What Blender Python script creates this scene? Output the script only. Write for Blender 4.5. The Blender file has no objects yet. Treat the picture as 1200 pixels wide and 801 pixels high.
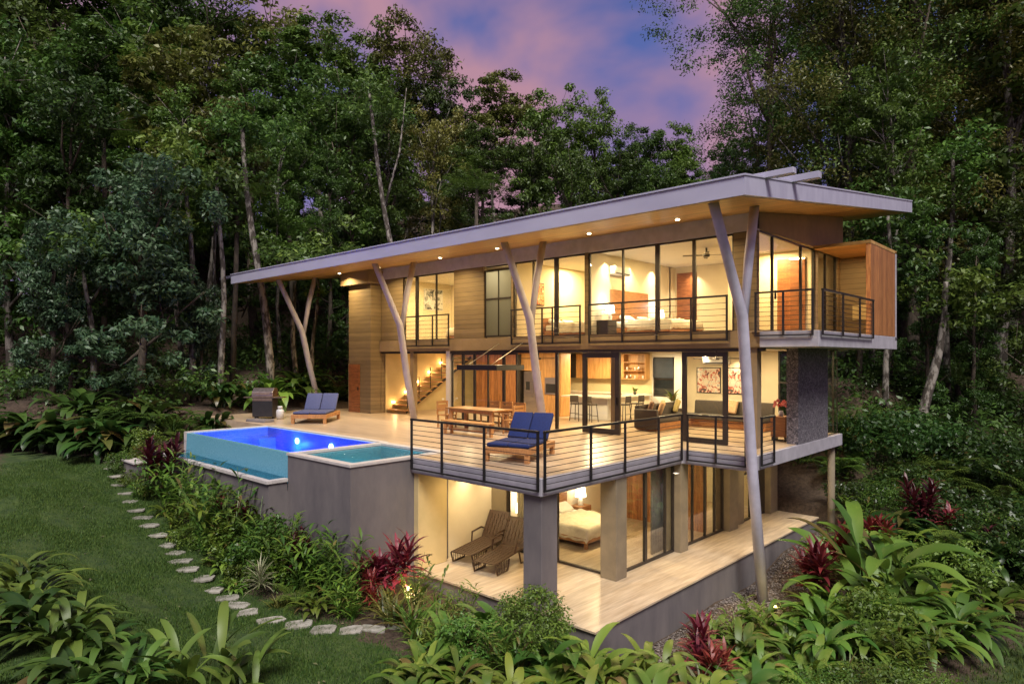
import bpy, math, random
import numpy as np
from mathutils import Vector, Matrix, Euler
random.seed(7); RNG = np.random.default_rng(7)
R = math.radians; PI = math.pi
S = bpy.context.scene
COL = S.collection

# ------------------------------------------------------------------ camera
cam_d = bpy.data.cameras.new("camera"); cam = bpy.data.objects.new("camera", cam_d); COL.objects.link(cam)
cam.location = (0, 0, 2.45); cam.rotation_euler = (R(90), 0, R(43.0))
cam_d.sensor_width = 36; cam_d.lens = 36 * 772.5 / 1200; cam_d.shift_y = 18.6 / 1200
cam_d.clip_start = 0.1; cam_d.clip_end = 3000
S.camera = cam

# ------------------------------------------------------------------ world, sun, exposure
SUN_EL, SUN_AZ = R(52), R(118)         # glow of the evening sky, behind and to the right of the viewpoint
W = bpy.data.worlds.new("World"); S.world = W; W.use_nodes = True
nt = W.node_tree; N = nt.nodes; L = nt.links; N.clear()
out = N.new("ShaderNodeOutputWorld"); bg = N.new("ShaderNodeBackground"); bg.inputs[1].default_value = 1.15
sky = N.new("ShaderNodeTexSky"); sky.sky_type = 'NISHITA'; sky.sun_disc = False
sky.sun_elevation = R(2.0); sky.sun_rotation = SUN_AZ; sky.altitude = 200; sky.ozone_density = 3.0
tc = N.new("ShaderNodeTexCoord")
sc = N.new("ShaderNodeVectorMath"); sc.operation = 'SCALE'; sc.inputs['Scale'].default_value = 0.09
L.new(sky.outputs[0], sc.inputs[0])
sep = N.new("ShaderNodeSeparateXYZ"); L.new(tc.outputs['Generated'], sep.inputs[0])
grad = N.new("ShaderNodeValToRGB"); L.new(sep.outputs[2], grad.inputs[0])
e = grad.color_ramp.elements
e[0].position = 0.0; e[0].color = (.30, .20, .34, 1); e[1].position = .75; e[1].color = (.035, .06, .22, 1)
m = e.new(.22); m.color = (.19, .17, .42, 1)
m = e.new(.42); m.color = (.10, .14, .40, 1)
mixs = N.new("ShaderNodeMixRGB"); mixs.inputs[0].default_value = .82
L.new(sc.outputs[0], mixs.inputs[1]); L.new(grad.outputs[0], mixs.inputs[2])
mp = N.new("ShaderNodeMapping"); mp.inputs['Scale'].default_value = (1.0, 1.0, 1.1); mp.inputs['Location'].default_value = (.6, -.2, .1)
L.new(tc.outputs['Generated'], mp.inputs[0])
cn = N.new("ShaderNodeTexNoise"); cn.inputs['Scale'].default_value = 3.1; cn.inputs['Detail'].default_value = 5; cn.inputs['Roughness'].default_value = .46
cn.inputs['Distortion'].default_value = .25
L.new(mp.outputs[0], cn.inputs['Vector'])
cr = N.new("ShaderNodeValToRGB"); L.new(cn.outputs[0], cr.inputs[0])
cr.color_ramp.elements[0].position = .46; cr.color_ramp.elements[0].color = (0, 0, 0, 1)
cr.color_ramp.elements[1].position = .61; cr.color_ramp.elements[1].color = (1, 1, 1, 1)
mixc = N.new("ShaderNodeMixRGB"); mixc.inputs[2].default_value = (.42, .23, .30, 1)
L.new(cr.outputs[0], mixc.inputs[0]); L.new(mixs.outputs[0], mixc.inputs[1])
L.new(mixc.outputs[0], bg.inputs[0]); L.new(bg.outputs[0], out.inputs[0])
sd = bpy.data.lights.new("sun", 'SUN'); sd.energy = 3.9; sd.angle = R(24); sd.color = (1.0, .96, .90)
so = bpy.data.objects.new("sun", sd); COL.objects.link(so)
so.rotation_euler = (PI / 2 - SUN_EL, 0, R(48))
vs = S.view_settings; S.display_settings.display_device = 'sRGB'
vs.view_transform = 'Standard'; vs.look = 'None'; vs.exposure = 0.0; vs.gamma = 1; vs.use_curve_mapping = False
cy = S.cycles
cy.max_bounces = 6; cy.diffuse_bounces = 3; cy.glossy_bounces = 3; cy.transmission_bounces = 4; cy.transparent_max_bounces = 24
cy.caustics_reflective = False; cy.caustics_refractive = False; cy.sample_clamp_indirect = 3.0
cy.use_denoising = True
cy.use_adaptive_sampling = False

# ------------------------------------------------------------------ material helpers
def newmat(name):
    m = bpy.data.materials.new(name); m.use_nodes = True
    return m, m.node_tree.nodes, m.node_tree.links, m.node_tree.nodes['Principled BSDF']
def rgb(c): return (c[0], c[1], c[2], 1)
def pm(name, c1, c2=None, scale=6, rough=.6, bump=.0, stretch=(1, 1, 1), metal=0, detail=4, spec=None, coord='Object', rand=0, lines=None, pos=(.35, .65)):
    """noise-mottled principled material; lines=(axis, pitch, width, depth) adds grooves"""
    m, n, l, b = newmat(name)
    b.inputs['Roughness'].default_value = rough; b.inputs['Metallic'].default_value = metal
    if spec is not None: b.inputs['Specular IOR Level'].default_value = spec
    c2 = c2 or tuple(x * .82 for x in c1)
    t = n.new('ShaderNodeTexCoord'); mp = n.new('ShaderNodeMapping'); mp.inputs['Scale'].default_value = stretch
    l.new(t.outputs[coord], mp.inputs[0])
    no = n.new('ShaderNodeTexNoise'); no.inputs['Scale'].default_value = scale; no.inputs['Detail'].default_value = detail; no.inputs['Roughness'].default_value = .6
    l.new(mp.outputs[0], no.inputs['Vector'])
    r = n.new('ShaderNodeValToRGB'); r.color_ramp.elements[0].position = pos[0]; r.color_ramp.elements[1].position = pos[1]
    r.color_ramp.elements[0].color = rgb(c2); r.color_ramp.elements[1].color = rgb(c1); l.new(no.outputs[0], r.inputs[0])
    colr = r.outputs[0]; hgt = no.outputs[0]
    if lines:
        ax, pitch, wd, depth = lines
        sp = n.new('ShaderNodeSeparateXYZ'); l.new(t.outputs[coord], sp.inputs[0])
        m1 = n.new('ShaderNodeMath'); m1.operation = 'DIVIDE'; m1.inputs[1].default_value = pitch; l.new(sp.outputs[ax], m1.inputs[0])
        m2 = n.new('ShaderNodeMath'); m2.operation = 'FRACT'; l.new(m1.outputs[0], m2.inputs[0])
        m3 = n.new('ShaderNodeMath'); m3.operation = 'LESS_THAN'; m3.inputs[1].default_value = wd / pitch; l.new(m2.outputs[0], m3.inputs[0])
        fl = n.new('ShaderNodeMath'); fl.operation = 'FLOOR'; l.new(m1.outputs[0], fl.inputs[0])
        wn = n.new('ShaderNodeTexWhiteNoise'); wn.noise_dimensions = '1D'; l.new(fl.outputs[0], wn.inputs['W'])
        hv = n.new('ShaderNodeHueSaturation'); l.new(colr, hv.inputs['Color'])
        mr = n.new('ShaderNodeMapRange'); mr.inputs['To Min'].default_value = 1 - depth * .35; mr.inputs['To Max'].default_value = 1 + depth * .35
        l.new(wn.outputs['Value'], mr.inputs[0]); l.new(mr.outputs[0], hv.inputs['Value'])
        mx = n.new('ShaderNodeMixRGB'); mx.blend_type = 'MULTIPLY'; mx.inputs[2].default_value = (1 - depth, 1 - depth, 1 - depth, 1)
        l.new(m3.outputs[0], mx.inputs[0]); l.new(hv.outputs[0], mx.inputs[1]); colr = mx.outputs[0]
        ms = n.new('ShaderNodeMath'); ms.operation = 'SUBTRACT'; l.new(no.outputs[0], ms.inputs[0]); l.new(m3.outputs[0], ms.inputs[1]); hgt = ms.outputs[0]
    if rand:
        oi = n.new('ShaderNodeObjectInfo'); hv = n.new('ShaderNodeHueSaturation'); l.new(colr, hv.inputs['Color'])
        mr = n.new('ShaderNodeMapRange'); mr.inputs['To Min'].default_value = 1 - rand; mr.inputs['To Max'].default_value = 1 + rand
        l.new(oi.outputs['Random'], mr.inputs[0]); l.new(mr.outputs[0], hv.inputs['Value']); colr = hv.outputs[0]
    l.new(colr, b.inputs['Base Color'])
    if bump:
        bu = n.new('ShaderNodeBump'); bu.inputs['Strength'].default_value = bump; bu.inputs['Distance'].default_value = .02
        l.new(hgt, bu.inputs['Height']); l.new(bu.outputs[0], b.inputs['Normal'])
    return m
def leafmat(name, c1, c2, rough=.45, trans=.25, hue=.02, dry=None):
    """foliage: colour varies per leaf (attribute rnd) and per plant"""
    m, n, l, b = newmat(name)
    at = n.new('ShaderNodeAttribute'); at.attribute_name = 'rnd'
    r = n.new('ShaderNodeValToRGB'); r.color_ramp.elements[0].color = rgb(c1); r.color_ramp.elements[1].color = rgb(c2); r.color_ramp.elements[1].position = .93
    if dry:
        q = r.color_ramp.elements.new(.965); q.color = rgb(dry)
    l.new(at.outputs['Fac'], r.inputs[0])
    oi = n.new('ShaderNodeObjectInfo'); hv = n.new('ShaderNodeHueSaturation'); l.new(r.outputs[0], hv.inputs['Color'])
    mr = n.new('ShaderNodeMapRange'); mr.inputs['To Min'].default_value = .72; mr.inputs['To Max'].default_value = 1.3
    l.new(oi.outputs['Random'], mr.inputs[0]); l.new(mr.outputs[0], hv.inputs['Value'])
    mh = n.new('ShaderNodeMapRange'); mh.inputs['To Min'].default_value = .5 - hue; mh.inputs['To Max'].default_value = .5 + hue
    mm = n.new('ShaderNodeMath'); mm.operation = 'MULTIPLY'; mm.inputs[1].default_value = 7.31; l.new(oi.outputs['Random'], mm.inputs[0])
    mf = n.new('ShaderNodeMath'); mf.operation = 'FRACT'; l.new(mm.outputs[0], mf.inputs[0]); l.new(mf.outputs[0], mh.inputs[0]); l.new(mh.outputs[0], hv.inputs['Hue'])
    l.new(hv.outputs[0], b.inputs['Base Color']); b.inputs['Roughness'].default_value = rough
    tr = n.new('ShaderNodeBsdfTranslucent'); l.new(hv.outputs[0], tr.inputs[0])
    mx = n.new('ShaderNodeMixShader'); mx.inputs[0].default_value = trans
    l.new(b.outputs[0], mx.inputs[1]); l.new(tr.outputs[0], mx.inputs[2])
    l.new(mx.outputs[0], n['Material Output'].inputs[0])
    return m
def emis(name, c, s):
    m, n, l, b = newmat(name); b.inputs['Base Color'].default_value = rgb((.8, .8, .8))
    b.inputs['Emission Color'].default_value = rgb(c); b.inputs['Emission Strength'].default_value = s
    return m
def glassmat(name, tint=(1, 1, 1), rough=0.0, refl=.10, frost=0):
    m, n, l, b = newmat(name); n.remove(b)
    t = n.new('ShaderNodeBsdfTransparent'); t.inputs[0].default_value = rgb(tint)
    g = n.new('ShaderNodeBsdfGlossy'); g.inputs['Roughness'].default_value = rough
    lw = n.new('ShaderNodeLayerWeight'); lw.inputs[0].default_value = .25
    mr = n.new('ShaderNodeMapRange'); mr.inputs['To Min'].default_value = refl * .15; mr.inputs['To Max'].default_value = .30; l.new(lw.outputs['Fresnel'], mr.inputs[0])
    mx = n.new('ShaderNodeMixShader'); l.new(mr.outputs[0], mx.inputs[0]); l.new(t.outputs[0], mx.inputs[1]); l.new(g.outputs[0], mx.inputs[2])
    o = mx.outputs[0]
    if frost:
        d = n.new('ShaderNodeBsdfTranslucent'); d.inputs[0].default_value = (.75, .8, .85, 1)
        m2 = n.new('ShaderNodeMixShader'); m2.inputs[0].default_value = frost; l.new(o, m2.inputs[1]); l.new(d.outputs[0], m2.inputs[2]); o = m2.outputs[0]
    l.new(o, n['Material Output'].inputs[0])
    return m

M = {}
M['column'] = pm('column_paint', (.58, .56, .66), (.47, .455, .54), 3, .65, .15)
M['slab'] = pm('slab_render', (.46, .44, .48), (.36, .345, .38), 2.5, .7, .15)
M['roofmetal'] = pm('roof_fascia_metal', (.50, .49, .60), (.42, .41, .52), 1.2, .45, .05, stretch=(.3, 3, 1))
M['grey'] = pm('grey_render', (.205, .180, .172), (.120, .108, .112), 1.6, .85, .35, detail=10, stretch=(1, 1, .38), pos=(.3, .7))
M['pillar'] = pm('pillar_render', (.24, .195, .125), (.185, .150, .10), 2.2, .85, .2)
M['siding'] = pm('siding_boards', (.22, .158, .082), (.18, .128, .066), 3, .7, .3, stretch=(.4, .4, 3), lines=(2, .178, .022, .42))
M['sidingsmooth'] = pm('siding_plaster', (.28, .20, .11), (.23, .165, .09), 2, .75, .1)
M['soffit'] = pm('soffit_wood', (.66, .40, .13), (.42, .22, .06), 4, .42, .12, stretch=(.5, 9, 1), lines=(1, .14, .006, .5))
M['black'] = pm('black_steel', (.018, .016, .016), (.012, .011, .011), 8, .4)
M['frame'] = pm('bronze_frame', (.035, .027, .022), (.022, .018, .016), 8, .42)
M['glass'] = glassmat('clear_glass', (.96, .97, .96))
M['frost'] = glassmat('frosted_glass', (.7, .75, .78), .3, frost=.8)
M['tile'] = pm('travertine_floor', (.60, .49, .35), (.42, .32, .21), 2.6, .33, .04, stretch=(4.5, .45, 1), lines=(0, .6, .008, .35), detail=6)
M['deck'] = pm('deck_tile', (.58, .45, .31), (.42, .31, .20), 2.4, .30, .04, stretch=(.45, 4.5, 1), lines=(1, .6, .008, .35), detail=6)
M['cream'] = pm('cream_wall', (.80, .70, .50), (.74, .64, .45), 1.5, .8, .05)
M['olive'] = pm('ochre_wall', (.62, .48, .24), (.54, .42, .20), 1.5, .8, .05)
M['white'] = pm('white_paint', (.80, .79, .76), (.74, .73, .70), 2, .6)
M['ceil'] = pm('ceiling_paint', (.80, .76, .68), (.75, .71, .63), 2, .8)
M['wood'] = pm('teak_wood', (.42, .20, .075), (.26, .11, .04), 5, .45, .1, stretch=(1, 1, 7))
M['woodh'] = pm('honey_cabinet_wood', (.60, .34, .13), (.42, .21, .07), 3, .42, .08, stretch=(6, 6, .7), lines=(0, .42, .008, .6))
M['teak'] = pm('outdoor_teak', (.50, .25, .09), (.34, .15, .05), 5, .5, .1, stretch=(6, 1.5, 1.5))
M['teakt'] = pm('table_teak', (.54, .27, .085), (.40, .185, .055), 4, .45, .1, stretch=(1, 8, 1), lines=(1, .12, .006, .5))
M['reddoor'] = pm('mahogany_door', (.34, .125, .045), (.18, .06, .022), 3, .4, .1, stretch=(1, 1, 6))
M['slat'] = pm('vertical_timber', (.55, .24, .075), (.30, .11, .035), 3.5, .5, .2, stretch=(7, 7, .6), lines=(1, .13, .012, .65))
M['slatx'] = pm('vertical_timber_panel', (.50, .22, .08), (.27, .10, .035), 3.5, .5, .2, stretch=(7, 7, .6), lines=(0, .21, .012, .6))
M['navy'] = pm('navy_fabric', (.009, .024, .125), (.006, .017, .09), 30, .85, .1)
M['navydull'] = pm('faded_navy_fabric', (.07, .085, .19), (.05, .06, .14), 30, .85, .1)
M['wicker'] = pm('brown_resin', (.060, .030, .014), (.036, .018, .009), 40, .5, .4)
M['sofa'] = pm('charcoal_fabric', (.085, .072, .06), (.06, .05, .045), 40, .9, .15)
M['linen'] = pm('linen_bedding', (.74, .68, .55), (.62, .56, .44), 7, .85, .5)
M['pillow'] = pm('pillow_cotton', (.82, .80, .74), (.76, .74, .68), 5, .85, .3)
M['cushion1'] = pm('brown_cushion', (.26, .15, .09), (.18, .10, .06), 30, .9, .2)
M['cushion2'] = pm('sand_cushion', (.62, .42, .24), (.46, .29, .16), 14, .9, .2)
M['cushion3'] = pm('olive_cushion', (.42, .34, .14), (.34, .27, .10), 14, .9, .2)
M['steel'] = pm('brushed_steel', (.62, .60, .57), (.50, .48, .46), 2, .28, .02, metal=1, stretch=(1, 1, 30))
M['steelwarm'] = pm('polished_grill_steel', (.72, .62, .45), (.55, .46, .32), 9, .3, .1, metal=1)
M['darkplastic'] = pm('dark_appliance', (.03, .03, .032), None, 5, .3)
M['counter'] = pm('quartz_counter', (.82, .78, .68), (.74, .70, .60), 5, .3)
M['backsplash'] = pm('mosaic_backsplash', (.80, .70, .45), (.60, .50, .28), 30, .35)
M['shade'] = emis('lamp_shade_lit', (1, .86, .62), 5.0)
M['bulb'] = emis('downlight_lens', (1, .82, .5), 30.0)
M['steplamp'] = emis('step_light_lens', (1, .62, .25), 14.0)
M['poollamp'] = emis('pool_light_lens', (.75, .85, 1.0), 28.0)
M['uplamp'] = emis('garden_uplight_lens', (1, .85, .2), 6.0)
M['poolTile'] = pm('pool_blue_tile', (.36, .55, .80), (.24, .42, .72), 16, .35)
M['spaTile'] = pm('spa_teal_tile', (.36, .62, .66), (.22, .44, .50), 22, .35)
M['tealTile'] = pm('teal_mosaic_tile', (.20, .48, .60), (.11, .34, .46), 34, .22, .15)
M['coping'] = pm('coping_stone', (.62, .58, .54), (.52, .48, .45), 6, .55, .2)
M['curtain'] = pm('curtain_linen', (.62, .55, .38), (.52, .45, .30), 4, .9, .2)
M['curtaingrey'] = pm('curtain_grey', (.22, .22, .21), (.16, .16, .15), 4, .9, .2)
M['potclay'] = pm('clay_pot', (.40, .22, .12), None, 8, .8)
M['tank'] = pm('white_tank_enamel', (.62, .62, .62), (.5, .5, .5), 4, .4)
M['duct'] = pm('dark_blind', (.035, .05, .075), (.025, .036, .055), 3, .35)
M['mirror'] = pm('dark_window_glass', (.02, .025, .03), None, 3, .05)
M['bark'] = pm('pale_lichen_bark', (.25, .225, .19), (.05, .04, .03), 4.5, .9, .6, stretch=(1, 1, .45), pos=(.47, .56), rand=.25, detail=8)
M['barkdark'] = pm('dark_bark', (.13, .10, .07), (.05, .04, .03), 6, .95, .7, stretch=(1, 1, .4), rand=.2)
M['stem'] = pm('green_stem', (.09, .13, .04), (.06, .08, .03), 8, .7)
M['leafDark'] = leafmat('forest_leaf_dark', (.030, .070, .014), (.105, .180, .030))
M['leafMid'] = leafmat('forest_leaf_green', (.046, .105, .018), (.155, .250, .040))
M['leafOlive'] = leafmat('forest_leaf_olive', (.085, .100, .020), (.235, .235, .050))
M['leafBlue'] = leafmat('forest_leaf_bluish', (.034, .084, .040), (.110, .185, .085))
M['leafBright'] = leafmat('garden_leaf_bright', (.062, .135, .015), (.200, .285, .038), dry=(.17, .13, .035))
M['leafGarden'] = leafmat('garden_leaf_green', (.050, .120, .017), (.150, .260, .038), dry=(.13, .10, .03))
M['leafDeep'] = leafmat('garden_leaf_deep', (.024, .062, .013), (.070, .135, .026), .35, dry=(.13, .10, .03))
M['leafRed'] = leafmat('cordyline_leaf_red', (.100, .012, .020), (.300, .045, .050), .4)
M['leafPurple'] = leafmat('cordyline_leaf_purple', (.045, .010, .018), (.120, .020, .032), .4)
M['leafPale'] = leafmat('variegated_leaf', (.17, .20, .09), (.34, .34, .20), .5)
M['grass'] = leafmat('lawn_blade', (.026, .068, .009), (.110, .165, .026), .7, .2)

# siding-stone wall, masonry, painting and stepping-stone materials
def stonemat():
    m, n, l, b = newmat('rubble_stone'); t = n.new('ShaderNodeTexCoord')
    v = n.new('ShaderNodeTexVoronoi'); v.inputs['Scale'].default_value = 19; l.new(t.outputs['Object'], v.inputs['Vector'])
    v2 = n.new('ShaderNodeTexVoronoi'); v2.feature = 'DISTANCE_TO_EDGE'; v2.inputs['Scale'].default_value = 19; l.new(t.outputs['Object'], v2.inputs['Vector'])
    r = n.new('ShaderNodeValToRGB'); r.color_ramp.elements[0].color = (.12, .11, .13, 1); r.color_ramp.elements[1].color = (.36, .33, .36, 1)
    sp = n.new('ShaderNodeSeparateXYZ'); l.new(v.outputs['Color'], sp.inputs[0]); l.new(sp.outputs[0], r.inputs[0])
    r2 = n.new('ShaderNodeValToRGB'); r2.color_ramp.elements[1].position = .09; l.new(v2.outputs[0], r2.inputs[0])
    mx = n.new('ShaderNodeMixRGB'); mx.blend_type = 'MULTIPLY'; mx.inputs[0].default_value = .8; l.new(r.outputs[0], mx.inputs[1]); l.new(r2.outputs[0], mx.inputs[2])
    l.new(mx.outputs[0], b.inputs['Base Color']); b.inputs['Roughness'].default_value = .85
    bu = n.new('ShaderNodeBump'); bu.inputs['Strength'].default_value = .9; bu.inputs['Distance'].default_value = .04; l.new(r2.outputs[0], bu.inputs['Height']); l.new(bu.outputs[0], b.inputs['Normal'])
    return m
M['stone'] = stonemat()
def paintmat(name, cols, scale):
    m, n, l, b = newmat(name); t = n.new('ShaderNodeTexCoord')
    v = n.new('ShaderNodeTexNoise'); v.inputs['Scale'].default_value = scale; v.inputs['Detail'].default_value = 5; v.inputs['Distortion'].default_value = 1.2; l.new(t.outputs['Object'], v.inputs['Vector'])
    r = n.new('ShaderNodeValToRGB'); r.color_ramp.interpolation = 'CONSTANT'
    while len(r.color_ramp.elements) < len(cols): r.color_ramp.elements.new(.5)
    for i, c in enumerate(cols): r.color_ramp.elements[i].position = .30 + .42 * i / len(cols) if i else 0; r.color_ramp.elements[i].color = rgb(c)
    l.new(v.outputs[0], r.inputs[0]); l.new(r.outputs[0], b.inputs['Base Color']); b.inputs['Roughness'].default_value = .7
    return m
M['floral'] = paintmat('floral_canvas', [(.10, .09, .08), (.55, .14, .10), (.78, .62, .48), (.80, .72, .60), (.45, .42, .40), (.75, .35, .25)], 5)
M['inkart'] = paintmat('ink_drawing', [(.05, .05, .06), (.35, .35, .33), (.78, .77, .74), (.80, .79, .76)], 3)
M['warmart'] = paintmat('warm_print', [(.45, .10, .05), (.70, .40, .15), (.75, .68, .55)], 5)
def watermat(name, tint, refl=.5):
    m, n, l, b = newmat(name); n.remove(b)
    t = n.new('ShaderNodeBsdfTransparent'); t.inputs[0].default_value = rgb(tint)
    g = n.new('ShaderNodeBsdfGlossy'); g.inputs['Roughness'].default_value = .04
    tcn = n.new('ShaderNodeTexCoord'); no = n.new('ShaderNodeTexNoise'); no.inputs['Scale'].default_value = 4.5; no.inputs['Detail'].default_value = 4; l.new(tcn.outputs['Object'], no.inputs['Vector'])
    bu = n.new('ShaderNodeBump'); bu.inputs['Strength'].default_value = .9; bu.inputs['Distance'].default_value = .05; l.new(no.outputs[0], bu.inputs['Height']); l.new(bu.outputs[0], g.inputs['Normal'])
    lw = n.new('ShaderNodeLayerWeight'); lw.inputs[0].default_value = .3; l.new(bu.outputs[0], lw.inputs['Normal'])
    mr = n.new('ShaderNodeMapRange'); mr.inputs['To Min'].default_value = .05; mr.inputs['To Max'].default_value = refl; l.new(lw.outputs['Fresnel'], mr.inputs[0])
    mx = n.new('ShaderNodeMixShader'); l.new(mr.outputs[0], mx.inputs[0]); l.new(t.outputs[0], mx.inputs[1]); l.new(g.outputs[0], mx.inputs[2])
    l.new(mx.outputs[0], n['Material Output'].inputs[0]); return m
M['water'] = watermat('pool_water', (.34, .55, .96))
M['spawater'] = watermat('spa_water', (.62, .88, .92))

# ------------------------------------------------------------------ mesh helpers
class MB:
    def __init__(s): s.v = []; s.f = []
    def add(s, vs, fs):
        b = len(s.v); s.v += [tuple(v) for v in vs]; s.f += [tuple(b + i for i in f) for f in fs]; return s
    def box(s, x0, x1, y0, y1, z0, z1):
        if x0 > x1: x0, x1 = x1, x0
        if y0 > y1: y0, y1 = y1, y0
        if z0 > z1: z0, z1 = z1, z0
        return s.add([(x0, y0, z0), (x1, y0, z0), (x1, y1, z0), (x0, y1, z0), (x0, y0, z1), (x1, y0, z1), (x1, y1, z1), (x0, y1, z1)],
                     [(0, 3, 2, 1), (4, 5, 6, 7), (0, 1, 5, 4), (1, 2, 6, 5), (2, 3, 7, 6), (3, 0, 4, 7)])
    def obox(s, c, size, rot=(0, 0, 0)):
        m = Euler(rot).to_matrix(); c = Vector(c); h = [x / 2 for x in size]
        vs = [c + m @ Vector((sx * h[0], sy * h[1], sz * h[2])) for sz in (-1, 1) for sx, sy in ((-1, -1), (1, -1), (1, 1), (-1, 1))]
        return s.add(vs, [(0, 3, 2, 1), (4, 5, 6, 7), (0, 1, 5, 4), (1, 2, 6, 5), (2, 3, 7, 6), (3, 0, 4, 7)])
    def tube(s, pts, rad, n=10, cap=True):
        pts = [Vector(p) for p in pts]; rad = rad if isinstance(rad, (list, tuple)) else [rad] * len(pts)
        rings = []; up = Vector((0, 0, 1)) if abs((pts[1] - pts[0]).normalized().z) < .95 else Vector((1, 0, 0))
        for i, p in enumerate(pts):
            d = (pts[min(i + 1, len(pts) - 1)] - pts[max(i - 1, 0)]).normalized()
            a = d.cross(up); a = a.normalized() if a.length > 1e-4 else Vector((1, 0, 0)); b = d.cross(a).normalized()
            rings.append([p + (a * math.cos(2 * PI * k / n) + b * math.sin(2 * PI * k / n)) * rad[i] for k in range(n)])
        vs = [v for r in rings for v in r]; fs = []
        for i in range(len(pts) - 1):
            for k in range(n):
                k2 = (k + 1) % n; fs.append((i * n + k, (i + 1) * n + k, (i + 1) * n + k2, i * n + k2))
        if cap: fs.append(tuple(range(n))); fs.append(tuple((len(pts) - 1) * n + k for k in reversed(range(n))))
        return s.add(vs, fs)
    def lathe(s, prof, c=(0, 0, 0), n=20):
        vs = []; fs = []
        for r, z in prof:
            for k in range(n): a = 2 * PI * k / n; vs.append((c[0] + r * math.cos(a), c[1] + r * math.sin(a), c[2] + z))
        for i in range(len(prof) - 1):
            for k in range(n): k2 = (k + 1) % n; fs.append((i * n + k, i * n + k2, (i + 1) * n + k2, (i + 1) * n + k))
        fs.append(tuple(reversed(range(n)))); fs.append(tuple((len(prof) - 1) * n + k for k in range(n)))
        return s.add(vs, fs)
    def prism(s, poly, ext):
        """poly: 3D points of one face; ext: extrusion vector"""
        n = len(poly); ext = Vector(ext); vs = [Vector(p) for p in poly] + [Vector(p) + ext for p in poly]
        fs = [tuple(range(n)), tuple(reversed(range(n, 2 * n)))] + [(i, i + n, (i + 1) % n + n, (i + 1) % n) for i in range(n)]
        return s.add(vs, fs)
    def mesh(s, name, mat, smooth=False):
        me = bpy.data.meshes.new(name); me.from_pydata(s.v, [], s.f); me.update()
        import bmesh
        bm = bmesh.new(); bm.from_mesh(me); bmesh.ops.recalc_face_normals(bm, faces=bm.faces); bm.to_mesh(me); bm.free()
        if mat: me.materials.append(M[mat] if isinstance(mat, str) else mat)
        if smooth:
            for p in me.polygons: p.use_smooth = True
        return me
    def build(s, name, mat, parent=None, smooth=False, bevel=0, label=None):
        o = bpy.data.objects.new(name, s.mesh(name, mat, smooth)); COL.objects.link(o)
        if parent is not None:
            o.parent = parent
            if parent.get('_w'): o.location = -parent.location
        if bevel:
            b = o.modifiers.new('bevel', 'BEVEL'); b.width = bevel; b.segments = 2; b.limit_method = 'ANGLE'
        if label: o['label'] = label
        return o
def box(*a): return MB().box(*a)
def tag(o, label, cat, group=None, kind=None):
    if label: o['label'] = label
    if cat: o['category'] = cat
    if group: o['group'] = group
    if kind: o['kind'] = kind
    return o
def struct(o, kind='structure'): o['kind'] = kind; return o
def thing(name, label, cat, loc=(0, 0, 0), rz=0, group=None, world=False):
    o = bpy.data.objects.new(name, None); COL.objects.link(o); o.location = loc; o.rotation_euler = (0, 0, rz); o.empty_display_size = .2
    if world: o['_w'] = 1
    return tag(o, label, cat, group)
def dup(root, loc, rz=0, label=None, scale=None, group=None):
    r = root.copy(); COL.objects.link(r); r.location = loc; r.rotation_euler = (0, 0, rz)
    if label: r['label'] = label
    if group: r['group'] = group
    if scale is not None: r.scale = scale if isinstance(scale, tuple) else (scale,) * 3
    for ch in list(root.children):
        c = ch.copy(); COL.objects.link(c); c.parent = r
        for g in list(ch.children):
            d = g.copy(); COL.objects.link(d); d.parent = c
    return r
def area(name, loc, power, size=.5, color=(1, .74, .42), rot=(0, 0, 0), spread=None, sy=None):
    d = bpy.data.lights.new(name, 'AREA'); d.energy = power; d.color = color; d.shape = 'DISK'; d.size = size
    if sy: d.shape = 'RECTANGLE'; d.size_y = sy
    if spread: d.spread = spread
    o = bpy.data.objects.new(name, d); COL.objects.link(o); o.location = loc; o.rotation_euler = rot; return o
def point(name, loc, power, color=(1, .74, .42), r=.06):
    d = bpy.data.lights.new(name, 'POINT'); d.energy = power; d.color = color; d.shadow_soft_size = r
    o = bpy.data.objects.new(name, d); COL.objects.link(o); o.location = loc; return o
WARM = (1, .66, .30); WARM2 = (1, .73, .35)

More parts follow.
